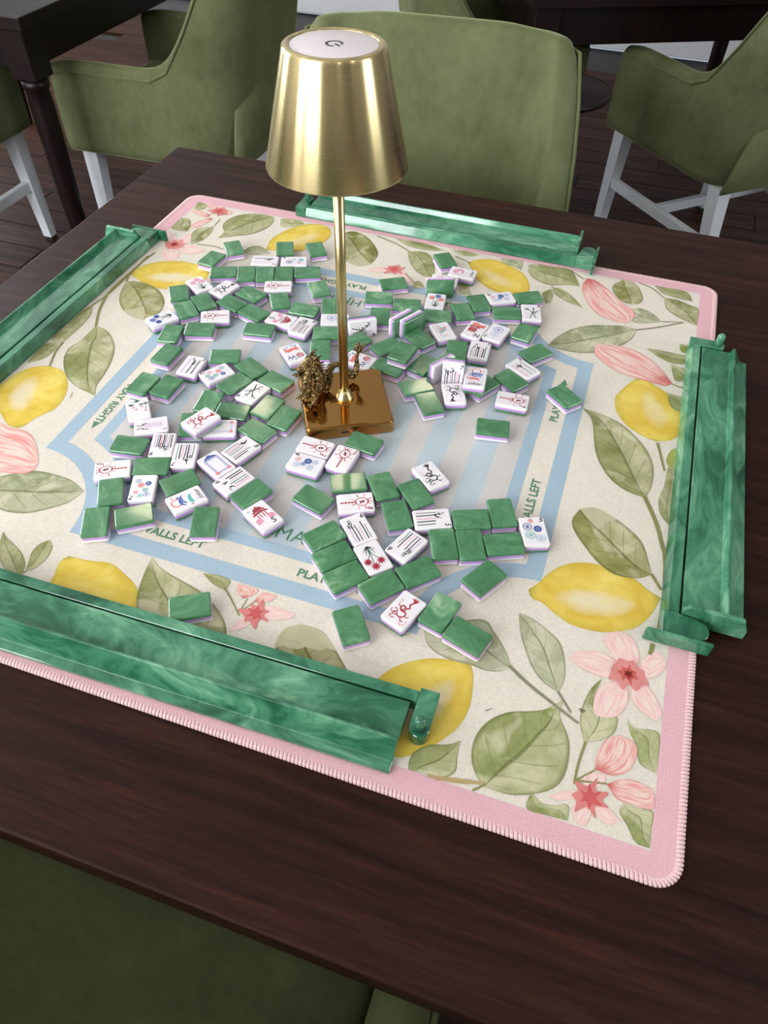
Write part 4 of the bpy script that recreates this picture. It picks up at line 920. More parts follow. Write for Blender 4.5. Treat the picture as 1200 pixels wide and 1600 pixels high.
for s in (-1, 1):
    hn = [hd + side * s * .0035 + Vector((0, 0, .005)), hd + side * s * .006 - dirn * .006 + Vector((0, 0, .0070)), hd + side * s * .0060 - dirn * .011 + Vector((0, 0, .0065))]
    bm = bmesh.new(); bm_loft(bm, tube_rings(hn, [.0018, .0014, .0005], 8)); obj('horn', from_bm('horn', bm, True), M['bronze'], head)
    e = lathe('eye', [(.0003, -.0016), (.0013, -.0010), (.0017, 0), (.0013, .0010), (.0003, .0016)], 10); obj('eye', e, M['bronze'], head, hd + dirn * .006 + side * s * .0048 + Vector((0, 0, .0030)))
    for q in range(4):
        mn = [hd + side * s * .005 - dirn * (.002 + .001 * q) + Vector((0, 0, .002 - .003 * q)), hd + side * s * .0095 - dirn * (.007) + Vector((0, 0, .001 - .0035 * q)), hd + side * s * .010 - dirn * .012 + Vector((0, 0, -.0035 * q))]
        bm = bmesh.new(); bm_loft(bm, tube_rings(mn, [.0020, .0015, .0004], 7)); obj('mane_lock', from_bm('mane', bm, True), M['bronze'], head)
    wk = [hd + dirn * .015 + side * s * .003, hd + dirn * .020 + side * s * .007 + Vector((0, 0, .001)), hd + dirn * .019 + side * s * .011 + Vector((0, 0, -.004))]
    bm = bmesh.new(); bm_loft(bm, tube_rings(wk, [.0009, .0007, .0003], 6)); obj('whisker', from_bm('whisker', bm, True), M['bronze'], head)
# legs with clawed feet
for pts in ([(-.0262, -.0200, zb0 + .014), (-.0330, -.0205, zb0 + .010), (-.0340, -.0245, zb0 + .002)], [(-.0210, -.0235, zb0 + .010), (-.0150, -.0280, zb0 + .008), (-.0175, -.0325, zb0 + .0018)],
            [(-.0120, .0080, zb0 + .018), (-.0085, .0010, zb0 + .014), (-.0105, -.0030, zb0 + .002)], [(.0030, .0185, zb0 + .016), (.0000, .0265, zb0 + .010), (-.0020, .0260, zb0 + .002)],
            [(-.0290, -.0140, zb0 + .030), (-.0350, -.0160, zb0 + .0270), (-.0375, -.0205, zb0 + .0285)]):
    bm = bmesh.new(); bm_loft(bm, tube_rings(resample(catmull(pts, 12), 9), [.0032, .0032, .0030, .0026, .0023, .0021, .0021, .0023, .0016], 9)); lg = obj('leg', from_bm('leg', bm, True), M['bronze'], dg)
    f = Vector(pts[-1]); dd = (Vector(pts[-1]) - Vector(pts[-2])); dd.z = 0; dd = dd.normalized() if dd.length > 1e-5 else Vector((0, -1, 0)); sd = Vector((-dd.y, dd.x, 0))
    for s in (-1, 0, 1):
        cl = [f, f + dd * .003 + sd * s * .0022 + Vector((0, 0, .0006)), f + dd * .0055 + sd * s * .0032 - Vector((0, 0, .0008))]
        bm = bmesh.new(); bm_loft(bm, tube_rings(cl, [.0013, .0011, .0003], 6)); obj('claw', from_bm('claw', bm, True), M['bronze'], lg)
# back crest and tail tuft
for i in range(12, 84, 5):
    p = P[i]; d = (P[i + 1] - P[i - 1]).normalized(); up = Vector((0, 0, 1)); up = (up - d * up.dot(d)); up = up.normalized() if up.length > .2 else Vector((0, 1, 0))
    r_ = rdi[i]
    bm = bmesh.new(); bm_loft(bm, tube_rings([p + up * r_ * .8, p + up * (r_ + .0018) - d * .0008, p + up * (r_ + .0030) - d * .002], [.0012, .0008, .0002], 6)); obj('crest_spine', from_bm('spine', bm, True), M['bronze'], dg)
for k in range(6):
    a = 2 * math.pi * k / 6; e = P[-1]
    bm = bmesh.new(); bm_loft(bm, tube_rings([e - Vector((0, 0, .002)), e + Vector((.0035 * math.cos(a), .0035 * math.sin(a), .004)), e + Vector((.0045 * math.cos(a) + .002, .0045 * math.sin(a) + .002, .010))], [.0015, .0018, .0003], 7)); obj('tail_tuft', from_bm('tuft', bm, True), M['bronze'], dg)
TILES=[
('g',-0.2546,0.2527,0.659,0,'second-nearest green tile left of the two-stripe tile'),
('g',-0.2692,0.2159,-0.110,0,'face-down green tile directly behind the pink-flower tile'),
('g',-0.2386,0.1906,-1.154,0,'face-down green tile directly behind the slanted green-dragon tile'),
('g',-0.2079,0.1972,0.408,0,'face-down green tile directly left of the two-stripe tile'),
('g',-0.1838,0.2047,0.406,0,'face-down green tile directly in front of the two-stripe tile'),
('g',-0.1602,0.2145,0.376,0,'face-down green tile directly behind the thin red scroll tile'),
('g',-0.1325,0.2292,-1.145,0,'face-down green tile directly right of the blue-and-teal wheel tile'),
('pinkflower',-0.2535,0.1506,0.971,0,'white tile with three pink carnations, beside the lemon print at back left'),
('greendragon',-0.2180,0.1529,-0.260,0,'white tile with a slanted green dragon touching the pink-flower tile'),
('g',-0.2690,0.1239,0.597,0,'face-down green tile directly left of the pink-flower tile'),
('g',-0.2418,0.0935,0.779,0,'face-down green tile directly right of the blue-flower tile'),
('g',-0.2290,0.1167,0.820,0,'face-down green tile directly in front of the pink-flower tile'),
('g',-0.1801,0.1536,1.260,0,'second-nearest green tile right of the slanted green-dragon tile'),
('g',-0.1934,0.1264,1.235,0,'face-down green tile directly in front of the slanted green-dragon tile'),
('g',-0.1583,0.1164,1.256,0,'second-nearest green tile left of the pink pagoda S tile'),
('crak1',-0.1998,0.0921,2.033,0,'white tile with a red lantern lying sideways, beside the blue-flower tile'),
('blueflower',-0.2593,0.0647,2.540,0,'white tile with small blue flowers, the leftmost of the back rows'),
('g',-0.2337,0.0411,0.218,0,'face-down green tile directly in front of the blue-flower tile'),
('g',-0.2051,0.0614,-1.271,0,'face-down green tile directly left of the sideways lantern tile by the blue flowers'),
('g',-0.1369,0.0854,-1.399,0,'face-down green tile directly left of the pink pagoda S tile'),
('g',-0.1862,0.2764,0.420,0,'face-down green tile directly behind the blue-and-teal wheel tile'),
('g',-0.1447,0.2902,0.614,0,'second-nearest green tile right of the blue-and-teal wheel tile'),
('bam2',-0.1979,0.2354,-1.284,0,'white tile with two long dark bamboo stripes near the lemon at the back'),
('dot4',-0.1599,0.2476,1.931,0,'white tile with one blue wheel and one teal wheel, beside the two-stripe tile'),
('crak3',-0.1547,0.1828,1.938,0,'white tile with a thin red lantern sketch in front of a row of green backs'),
('g',-0.1391,0.1527,0.529,0,'face-down green tile directly in front of the thin red scroll tile'),
('g',-0.1021,0.1960,0.615,0,'second-nearest green tile behind the two-wheel tile behind the pole'),
('g',-0.1011,0.1442,-1.509,0,'face-down green tile directly behind the fanned bamboo tile'),
('windS',-0.1196,0.1137,-1.628,0,'white tile with pink fans and the letter S, tucked under a bamboo tile'),
('bam8',-0.0891,0.1095,-0.064,0,'white bamboo tile with many fine slanted stems, leaning over the pink S tile'),
('g',-0.0722,0.1642,0.405,0,'face-down green tile directly behind the two-wheel tile behind the pole'),
('dot2',-0.0564,0.1365,-1.231,0,'white tile with two large pale wheels, cut by the lamp pole'),
('g',-0.0552,0.1075,-1.261,0,'face-down green tile directly in front of the two-wheel tile behind the pole'),
('g',-0.0510,0.0736,0.345,0,'face-down green tile directly right of the letter W tile left of the dragon'),
('g',-0.0144,0.2429,-1.032,0,'second-nearest green tile left of the pink-and-blue flower tile'),
('g',-0.0216,0.2044,-1.276,0,'second-nearest green tile right of the two-wheel tile behind the pole'),
('g',0.0175,0.2003,-1.310,0,'face-down green tile directly left of the pink-and-blue flower tile'),
('g',0.0343,0.3248,0.601,0,'face-down green tile directly behind the half-hidden pink tile'),
('pinkjoker',0.0659,0.2993,1.544,0,'white tile with a pale pink swirl and script, beside the back lemon print'),
('pinkrose',0.0474,0.2729,1.654,0,'half-hidden white tile with pale pink marks behind the tile standing on edge'),
('mixflower',0.0503,0.2197,0.138,0,'white tile with pink tulips and a blue bloom in front of the standing green tile'),
('g',0.0616,0.1897,-1.318,0,'face-down green tile directly in front of the pink-and-blue flower tile'),
('g',-0.0068,0.1641,0.285,0,'face-down green tile directly right of the two-wheel tile behind the pole'),
('g',-0.0172,0.1034,-0.621,0,'face-down green tile directly behind the letter W tile behind the lamp base'),
('g',0.0546,0.1351,-2.158,0,'face-down green tile directly left of the little bird tile'),
('bird',0.0772,0.1587,0.625,0,'white tile with a small blue and pink bird, right of two tiles standing on edge'),
('g',0.1039,0.2366,0.522,0,'face-down green tile directly left of the six-wheel tile by the right lemon'),
('g',0.0894,0.2103,0.524,0,'face-down green tile directly behind the letter N tile'),
('dot6b',0.1282,0.2566,2.128,0,'white tile with one navy wheel among pale wheels, next to the right back lemon'),
('g',0.1619,0.2715,-1.049,0,'face-down green tile directly behind the crossed-twig tile'),
('g',0.1429,0.2265,-1.276,0,'face-down green tile directly in front of the six-wheel tile by the right lemon'),
('bam4b',0.1726,0.2371,0.247,0,'white tile with crossed dark bamboo twigs, rightmost of the back group'),
('g',0.1733,0.1917,-0.155,0,'face-down green tile directly in front of the crossed-twig tile'),
('windN',0.1143,0.1747,-0.186,0,'white tile with red building and the letter N'),
('dot2b',0.1405,0.1778,2.943,0,'white tile with a blue wheel above a green wheel, beside the letter N tile'),
('bam7b',0.1288,0.1358,0.071,0,'white bamboo tile with upright black and pink stems, below the letter N tile'),
('g',0.1940,0.1542,-0.689,0,'face-down green tile directly behind the three-bamboo tile at right'),
('g',-0.2172,0.0026,-0.041,0,'face-down green tile directly left of the three-bamboo tile at left'),
('bam3',-0.1785,-0.0078,0.053,0,'white tile with three bamboo lines and a branch, below two left-hand green backs'),
('g',-0.1511,0.0226,-1.214,0,'face-down green tile directly behind the seven-wheel slanted tile'),
('dot7',-0.1446,-0.0109,2.552,0,'white tile with seven wheels, slanted, right of the left three-bamboo tile'),
('g',-0.2143,-0.0548,-0.037,0,'face-down green tile directly behind the green-leaf tile'),
('g',-0.1872,-0.0502,-0.054,0,'face-down green tile directly right of the green-leaf tile'),
('leafbam',-0.1961,-0.0956,0.643,0,'white tile with dark green leaves and tiny pink blooms by the PLAY RIGHT lettering'),
('bam1',-0.1686,-0.1148,-0.999,0,'white tile with a pale pink plume and black twig below the green-leaf tile'),
('reddragon',-0.1159,-0.0997,-0.385,1,'white red-dragon tile lying raised on top of two other tiles at left'),
('g',-0.1307,-0.0978,0.401,0,'face-down green tile directly left of the raised red-dragon tile'),
('soap',-0.0991,-0.0933,1.962,0,'white tile with an empty thin frame, half under the raised red-dragon tile'),
('g',-0.1302,-0.0585,0.118,0,'face-down green tile directly behind the raised red-dragon tile'),
('g',-0.0984,-0.0637,-1.430,0,'face-down green tile directly behind the empty-frame tile'),
('g',-0.1121,0.0120,-2.045,0,'face-down green tile directly behind the twig tile near the lamp'),
('g',-0.1179,-0.0199,-0.423,0,'face-down green tile directly right of the seven-wheel slanted tile'),
('g',-0.0754,-0.0002,-1.870,0,'face-down green tile directly in front of the letter W tile left of the dragon'),
('bam4',-0.0911,-0.0281,2.895,0,'white tile with green-black bamboo twigs, left of the brass lamp base'),
('g',-0.0655,-0.0446,-0.148,0,'face-down green tile directly right of the twig tile near the lamp'),
('g',-0.0412,-0.0551,-0.115,0,'face-down green tile directly left of the red lantern tile under the lamp'),
('g',-0.0598,-0.0835,-1.881,0,'face-down green tile directly behind the six-line bamboo tile'),
('bam8b',-0.0632,-0.1155,-0.381,0,'white tile with slanted black bamboo lines above the blue crest tile'),
('soapblue',-0.0769,-0.1440,1.102,0,'white tile with a blue crest over an empty frame'),
('bam6c',-0.0498,-0.1593,2.688,0,'white bamboo tile with long thin stems touching the lower side of the blue crest tile'),
('g',-0.0262,-0.1691,-0.485,0,'face-down green tile directly right of the bamboo tile under the crest'),
('windSb',-0.0033,-0.1918,1.062,0,'white tile with a red pagoda and a black letter S, beside the MAHJONG lettering'),
('g',-0.0993,-0.1784,-0.695,0,'face-down green tile directly behind the blue-figure joker tile'),
('jokerb',-0.0814,-0.1975,2.498,0,'white tile with a blue figure, teal sash and script, near the WALLS LEFT lettering'),
('g',-0.0521,-0.2160,0.350,0,'face-down green tile directly in front of the blue-figure joker tile'),
('g',-0.1748,-0.1479,-1.395,0,'face-down green tile directly left of the pink plume tile'),
('bam9',-0.1423,-0.1370,-2.787,0,'white tile crowded with short black and ochre bamboo strokes at left'),
('bam7',-0.1134,-0.1430,-2.806,0,'white tile with seven upright bamboo stems, right of the dense bamboo tile'),
('g',-0.1372,-0.1680,-1.204,0,'face-down green tile directly behind the seven-wheel upright tile'),
('crak5',-0.1711,-0.1856,2.065,0,'white tile with a round red lantern and number 5, leftmost face-up tile'),
('g',-0.1561,-0.2127,0.526,0,'face-down green tile directly in front of the five-lantern tile'),
('dot7b',-0.1291,-0.1978,-2.768,0,'white tile with seven coloured wheels, below the five-lantern tile'),
('g',-0.1484,-0.2505,0.465,0,'second-nearest green tile left of the seven-wheel upright tile'),
('g',-0.1184,-0.2318,-0.959,0,'face-down green tile directly in front of the seven-wheel upright tile'),
('crak2',0.0080,-0.0867,-1.604,0,'white tile with a spiky red lantern, touching the front of the lamp base'),
('dot6',0.0080,-0.1128,1.537,0,'white tile with a navy wheel and the number 6, in front of the lamp base'),
('crak2b',0.0405,-0.0932,-0.065,0,'white tile with an upright red lantern, right of the six-wheel lamp tile'),
('g',0.0533,-0.0632,-1.702,0,'face-down green tile directly right of the upright red lantern tile'),
('g',0.0580,-0.1230,-1.100,0,'face-down green tile directly behind the eight-lantern tile'),
('g',0.0922,-0.1163,0.637,0,'face-down green tile directly right of the eight-lantern tile'),
('g',0.0338,-0.1551,-1.837,0,'face-down green tile directly in front of the six-wheel tile under the lamp'),
('crak8',0.0742,-0.1466,-1.113,0,'white tile with a sideways red lantern and number 8, above a bamboo tile'),
('bam6',0.0882,-0.1771,0.763,0,'white tile with green and black bamboo and an upright 6, above the red daisy tile'),
('redflower',0.1123,-0.2045,-2.354,0,'white tile with two red daisies on green stems'),
('g',0.0610,-0.1952,-0.669,0,'face-down green tile directly left of the six-bamboo upright tile'),
('g',0.0784,-0.2149,-0.733,0,'face-down green tile directly in front of the six-bamboo upright tile'),
('g',0.0964,-0.2329,-0.713,0,'face-down green tile directly left of the red daisy tile'),
('g',0.1296,-0.2326,-0.702,0,'face-down green tile directly in front of the red daisy tile'),
('g',0.1256,-0.1151,0.778,0,'face-down green tile directly in front of the curled green-dragon tile'),
('greendragonb',0.1326,-0.0864,0.842,0,'white tile with a curled green dragon, standing clear on the striped field'),
('g',0.1168,-0.1477,0.540,0,'face-down green tile directly behind the slanted six-bamboo tile'),
('bam5',0.1503,-0.1420,-1.141,0,'white tile with five long lines and number 5 lying sideways at right'),
('bam6b',0.1371,-0.1811,2.764,0,'white slanted tile with bamboo and number 6, right of the red daisy tile'),
('g',0.1685,-0.1676,0.408,0,'face-down green tile directly in front of the five-bamboo tile'),
('g',0.1926,-0.1600,0.400,0,'second-nearest green tile right of the five-bamboo tile'),
('g',0.1560,-0.2065,-0.778,0,'face-down green tile directly in front of the slanted six-bamboo tile'),
('g',0.1857,-0.1297,-1.173,0,'face-down green tile directly right of the five-bamboo tile'),
('g',0.2113,-0.1113,0.424,0,'second-nearest green tile left of the five-wheel tile'),
('g',0.2217,-0.1491,-1.138,0,'face-down green tile directly left of the five-wheel tile'),
('dot5',0.2453,-0.1249,0.378,0,'white tile with five wheels and number 5, rightmost of the front group'),
('g',0.2134,-0.1931,-0.519,0,'third-nearest green tile in front of the five-bamboo tile'),
('g',0.1184,-0.2790,0.641,0,'face-down green tile directly left of the front red-dragon tile'),
('reddragonb',0.1562,-0.2501,-0.346,0,'white red-dragon tile nearest the front, beside two green backs'),
('g',0.1860,-0.2414,-0.249,0,'face-down green tile directly right of the front red-dragon tile'),
('g',0.2141,-0.2569,-1.862,0,'second-nearest green tile right of the front red-dragon tile'),
('greendragonc',0.1213,0.0469,-2.759,0,'white tile with an upside-down green dragon at the foot of a standing bamboo tile'),
('joker',0.1395,0.0689,0.126,1,'white tile with a red and blue joker and script, raised on a green tile'),
('g',0.1482,0.0725,-0.531,0,'face-down green tile directly in front of the red-and-blue joker tile'),
('g',0.1770,0.0932,-2.161,0,'face-down green tile directly left of the three-bamboo tile at right'),
('bam3b',0.1855,0.1186,1.016,0,'white tile with three slanted bamboo lines near the blue frame at right'),
('crak9',0.1861,0.0579,-1.509,0,'white tile with an orange-red lantern and rays, at the right of the lamp'),
('g',0.1755,0.0064,-1.403,0,'face-down green tile directly in front of the nine-lantern tile'),
('g',0.2401,0.0854,0.854,0,'face-down green tile directly right of the three-bamboo tile at right'),
('g',0.0480,0.0865,-0.142,1,'second-nearest green tile left of the little bird tile'),
('g',0.0220,0.1058,-0.635,0,'second-nearest green tile right of the letter W tile behind the lamp base'),
('g',0.0372,0.0686,-1.757,0,'face-down green tile directly right of the letter W tile behind the lamp base'),
('windW',0.0004,0.0692,1.393,0,'white tile with a coral dragon and letter W just behind the lamp base'),
('windWb',-0.0771,0.0548,0.790,0,'white tile with a coral dragon and letter W left of the bronze dragon figurine'),
('g',0.0734,0.0866,-0.281,0,'second-nearest green tile in front of the little bird tile'),
('g',0.1028,0.1280,0.189,0,'face-down green tile directly left of the cream bamboo tile'),
('g',0.0777,0.0446,-0.924,0,'second-nearest green tile left of the upside-down green-dragon tile'),
('g',0.0997,0.0221,0.598,0,'face-down green tile directly left of the upside-down green-dragon tile'),
('g',-0.0185,-0.3067,-1.043,0,'face-down green tile directly in front of the red pagoda S tile'),]
STANDING=[
('C7','back',0.0473,0.2502,0.354,'long','green tile standing on its long edge at the back, back turned to the front'),
('C11','bam4c',-0.0187,0.1309,0.580,'long','white bamboo tile standing on its long edge beside the lamp pole'),
('C13','side',0.0252,0.1547,1.089,'long','left one of two parallel tiles standing on edge behind the lamp'),
('C14','side',0.0386,0.1565,1.072,'long','right one of two parallel tiles standing on edge behind the lamp'),
('H2','side',0.0955,0.0841,1.063,'long','tile standing on its long edge behind the upright seven-bamboo tile'),
('H1','bam7c',0.1130,0.0722,0.140,'short','seven-bamboo tile standing upright on its short edge'),]
# ------------------------------------------------------------------ mahjong tiles
TW, TL, TT = .0246, .0358, .0112
def rr2(w, l, r, z, n=4):
    out = []
    for cx, cy, a0 in ((w / 2 - r, l / 2 - r, 0), (-w / 2 + r, l / 2 - r, 90), (-w / 2 + r, -l / 2 + r, 180), (w / 2 - r, -l / 2 + r, 270)):
        for k in range(n + 1):
            a = rad(a0 + 90 * k / n); out.append((cx + r * math.cos(a), cy + r * math.sin(a), z))
    return out
def slab(name, levels, m):
    bm = bmesh.new(); bm_loft(bm, [rr2(TW - 2 * i, TL - 2 * i, .0022 - i * .5, z) for z, i in levels])
    me = from_bm(name, bm); me.materials.append(m)
    for p in me.polygons: p.use_smooth = abs(p.normal.z) < .98 and p.area < 6e-6
    return me
GT, PT = .0039, .0072
def cap_low(t): return [(0, .0012), (.0004, .0005), (.0011, 0), (t, 0)]
def cap_high(a, b): return [(a, 0), (b - .0011, 0), (b - .0004, .0004), (b, .0012)]
LAY_UP = [('back_layer', slab('back_layer', cap_low(GT), M['tile_green'])), ('middle_layer', slab('middle_layer', [(GT, .00005), (PT, .00005)], M['tile_purple'])), ('face_layer', slab('face_layer', cap_high(PT, TT), M['tile_white']))]
FT, QT = TT - PT, TT - GT
LAY_DN = [('face_layer', slab('face_layer', cap_low(FT), M['tile_white'])), ('middle_layer', slab('middle_layer', [(FT, .00005), (QT, .00005)], M['tile_purple'])), ('back_layer', slab('back_layer', cap_high(QT, TT), M['tile_green']))]

INK = {'k': (28, 30, 34), 'g': (36, 92, 62), 'p': (222, 150, 172), 'r': (168, 34, 50), 'c': (226, 120, 116), 'n': (38, 66, 138), 'b': (92, 116, 180), 't': (98, 178, 172), 'l': (170, 186, 214), 'y': (206, 164, 84), 'm': (122, 24, 44), 'v': (206, 170, 200)}
for k, c in INK.items():
    M['ink_' + k] = plain('tile_ink_' + k, c, .45)
class Art:
    def __init__(self): self.v, self.f, self.mi, self.cols, self.z = [], [], [], [], 0
    def _m(self, c):
        if c not in self.cols: self.cols.append(c)
        return self.cols.index(c)
    def add(self, c, vv, ff):
        q = len(self.v); mi = self._m(c); self.z += 1
        self.v += [(x * .001, y * .001, .000002 * self.z) for x, y in vv]
        for f in ff:
            pts = [vv[i] for i in f]; ar = sum(pts[i][0] * pts[(i + 1) % len(f)][1] - pts[(i + 1) % len(f)][0] * pts[i][1] for i in range(len(f)))
            f2 = tuple(q + i for i in f); self.f.append(f2 if ar > 0 else f2[::-1]); self.mi.append(mi)
    def line(self, c, pts, w=.7, w1=None, n=None):
        P = [Vector((x, y, 0)) for x, y in pts]
        if len(P) > 2: P = resample(catmull(P, 24), n or max(6, 4 * len(pts)))
        vv, ff = [], []; w1 = w if w1 is None else w1
        for i, p in enumerate(P):
            d = (P[min(i + 1, len(P) - 1)] - P[max(i - 1, 0)]); d = d.normalized() if d.length > 0 else Vector((1, 0, 0)); nn = Vector((-d.y, d.x, 0)); h = (w + (w1 - w) * i / max(1, len(P) - 1)) * .68
            vv += [((p + nn * h).x, (p + nn * h).y), ((p - nn * h).x, (p - nn * h).y)]
        for i in range(len(P) - 1): ff.append((2 * i, 2 * i + 1, 2 * i + 3, 2 * i + 2))
        self.add(c, vv, ff)
    def disc(self, c, x, y, rx, ry=None, n=14, rot=0):
        ry = ry or rx
        vv = []
        for i in range(n):
            a = 2 * math.pi * i / n; X, Y = rx * math.cos(a), ry * math.sin(a); vv.append((x + X * math.cos(rot) - Y * math.sin(rot), y + X * math.sin(rot) + Y * math.cos(rot)))
        self.add(c, vv, [tuple(range(n))])
    def ring(self, c, x, y, rx, ry=None, w=.5, n=22):
        ry = ry or rx; vv = []
        for i in range(n):
            a = 2 * math.pi * i / n; vv += [(x + rx * math.cos(a), y + ry * math.sin(a)), (x + (rx - w) * math.cos(a), y + (ry - w) * math.sin(a))]
        self.add(c, vv, [(2 * i, (2 * i + 2) % (2 * n), (2 * i + 3) % (2 * n), 2 * i + 1) for i in range(n)])
    def wheel(self, c, x, y, r, solid=False):
        if solid:
            self.disc(c, x, y, r, n=20)
            for k in range(8): a = math.pi * k / 4 + .3; self.line('l', [(x + r * .2 * math.cos(a), y + r * .2 * math.sin(a)), (x + r * .8 * math.cos(a), y + r * .8 * math.sin(a))], .28)
        else:
            self.ring(c, x, y, r, w=.6)
            for k in range(10): a = 2 * math.pi * k / 10; self.line(c, [(x + r * .2 * math.cos(a), y + r * .2 * math.sin(a)), (x + r * .9 * math.cos(a), y + r * .9 * math.sin(a))], .32)
            self.disc(c, x, y, r * .22, n=8)
    def text(self, c, s, x, y, size, rot=0, shear=.25, bold=.12):
        v, f = text_mesh(s, size, bold, shear); co, sn = math.cos(rot), math.sin(rot)
        self.add(c, [(x + p.x * co - p.y * sn, y + p.x * sn + p.y * co) for p in v], f)
    def leaf(self, c, x, y, ang, ln=2.6, wd=1.0): self.disc(c, x + ln / 2 * math.cos(ang), y + ln / 2 * math.sin(ang), ln / 2, wd / 2, 8, ang)
    def mesh(self, name):
        me = bpy.data.meshes.new(name); me.from_pydata(self.v, [], self.f)
        for c in self.cols: me.materials.append(M['ink_' + c])
        for p, m_ in zip(me.polygons, self.mi): p.material_index = m_
        me.update(); return me
def d_dots(num, spots, seed=0):
    A = Art()
    for c, x, y, r, s in spots: A.wheel(c, x, y, r, s)
    if num: A.text('k', num, 8.4, 13.4, 7.6)
    return A
def d_bam(n, num, seed):
    A = Art(); rs = random.Random(seed); k = max(n, 2); cols = ['k', 'k', 'p', 'k', 'g', 'v']
    for i in range(k):
        x = -9.5 + 18.5 * (i + .5) / k; c = cols[(i + seed) % 6]; top = rs.uniform(2, 8) if k > 3 else 11
        A.line(c, [(x, -15), (x + rs.uniform(-.4, .4), (top - 15) / 2), (x + rs.uniform(-.5, .5), top)], rs.uniform(.5, 1.0))
    for j in range(2 if n < 8 else 3):
        bx, by = rs.uniform(-7, 3), rs.uniform(0, 6); ex, ey = bx + rs.uniform(-3, 4), by + rs.uniform(5, 8)
        A.line('k', [(bx, by), ((bx + ex) / 2 + 1, (by + ey) / 2), (ex, min(15, ey))], .7, .3)
        for q in range(5):
            u = rs.random(); A.leaf(rs.choice('kkg'), bx + (ex - bx) * u, by + (min(15, ey) - by) * u, rs.uniform(0, 6.28), rs.uniform(2, 3.4), rs.uniform(.8, 1.4))
    if num: A.text('k', num, 8.6, 13.4, 7.6)
    return A
def d_twig(num, seed):
    A = Art(); rs = random.Random(seed)
    for (a, b) in (((-3, -14), (4, 12)), ((5, -13), (-5, 9)), ((0, -4), (8, 4)), ((-1, 2), (-8, 8))):
        A.line('k', [a, ((a[0] + b[0]) / 2 + 1.2, (a[1] + b[1]) / 2), b], .9, .4)
        for q in range(5):
            u = rs.uniform(.3, 1); A.leaf(rs.choice('kgg'), a[0] + (b[0] - a[0]) * u, a[1] + (b[1] - a[1]) * u, rs.uniform(0, 6.28), rs.uniform(2.4, 3.6), 1.2)
    A.line('p', [(-7, -12), (-4, -6), (-8, -2)], .4)
    if num: A.text('k', num, 8.6, 13.4, 7.2)
    return A
def d_crak(num, seed, c='r'):
    A = Art(); rs = random.Random(seed)
    A.ring(c, 0, 6.2, 5.6, 6.4, .9); A.line(c, [(-2.4, 12.4), (2.4, 12.4)], .8); A.line(c, [(-2.4, 0), (2.4, 0)], .8); A.line(c, [(0, 12.5), (0, 16)], .6)
    A.disc('m', -.6, 7.6, 1.2, 1.7, 7); A.disc('m', .9, 4.8, 1.5, 1.1, 6); A.line('m', [(-1.6, 4.2), (.2, 6.0), (1.6, 8.4)], .6)
    A.line(c, [(0, 0), (0, -15)], .8)
    for y in (-3, -6, -9.5, -13): A.disc(c, 0, y, 1.2, 1.0, 8)
    for a in range(8):
        an = a * math.pi / 4 + .39; r0, r1 = 7.0, 10.5; A.line('p' if a % 2 else c, [(r0 * math.cos(an) * .95, 6 + r0 * math.sin(an)), (max(-11, min(11, r1 * math.cos(an))), max(-14, min(16, 6 + r1 * math.sin(an))))], .7)
    if num: A.text('m', num, -8.4 if seed % 2 else 8.6, 13.2, 7.0)
    return A
def d_flower(cs, seed):
    A = Art(); rs = random.Random(seed)
    for (x, y, r), c in zip(((-5.2, 6.5, 4.4), (2.2, 11.0, 4.8), (6.8, 4.0, 4.2)), cs):
        A.line('g', [(.5, -13), (.4 + x * .25, -3), (x, y - 2)], .7, .4)
        for k in range(9):
            a = 2 * math.pi * k / 9; A.leaf(c, x, y, a, r, 1.5 if c == 'r' else 1.9)
        A.disc('m' if c == 'r' else c, x, y, .9, n=7)
    for a in (2.3, .9, 2.7, .5): A.line('k', [(.5, -13), (.5 + 4 * math.cos(a), -13 + 6 * math.sin(a)), (.5 + 7 * math.cos(a), -13 + 13 * math.sin(a))], 1.0, .2)
    return A
def d_dragon(c, seed):
    A = Art(); k = 'm' if c == 'r' else 'g' if seed % 2 else 'k'
    cc = 'r' if c == 'r' else k
    A.line(cc, [(3.5, 11), (1.5, 7), (3.6, 4), (1.0, 2), (-2.4, 3.6), (-3.6, .5), (-1, -2.4), (3, -1.8), (4.6, -5), (1.5, -8.6), (-3, -7.4)], 1.1, .9, 44)
    A.line(cc, [(-.4, .9), (1.6, .4), (1.4, -1.2), (-.6, -.8), (-.6, .8)], .6)
    A.ring(cc, -1.2, 1.2, 2.6, 2.6, .7)
    for i in range(7): a = rad(60 + i * 14); A.line(cc, [(3.2, 10.4), (3.2 + 2.4 * math.cos(a) + .5, 12.6), (3.4 + 5.4 * math.cos(a), 10.4 + 5.6 * math.sin(a))], .9, .3)
    A.ring(cc, -4.2, -7.2, 2.5, 2.0, .8); A.disc(cc, -4.6, -6.8, .8); A.line(cc, [(-6.4, -8), (-8.6, -7), (-9, -4.4)], .5); A.line(cc, [(-5, -9), (-7, -11.4), (-4, -12.6), (-2, -11)], .6)
    A.line(cc, [(-3, -5), (-5.4, -2.6), (-7.4, -3)], .6); A.line(cc, [(2.4, -8.4), (4.4, -11.4), (6.6, -10.6)], .7); A.line(cc, [(4.4, -5), (7.2, -5.6), (8, -3.8)], .6)
    A.line(cc, [(-3.2, .8), (-6, 1.6), (-6.6, 3.4)], .6); A.line('c' if c == 'r' else 'p', [(4, -13), (7, -14.6), (9, -12), (9.6, -8)], .4); A.line('c' if c == 'r' else 'p', [(-8, 4), (-6, 6.4), (-8.4, 8.4)], .4)
    return A
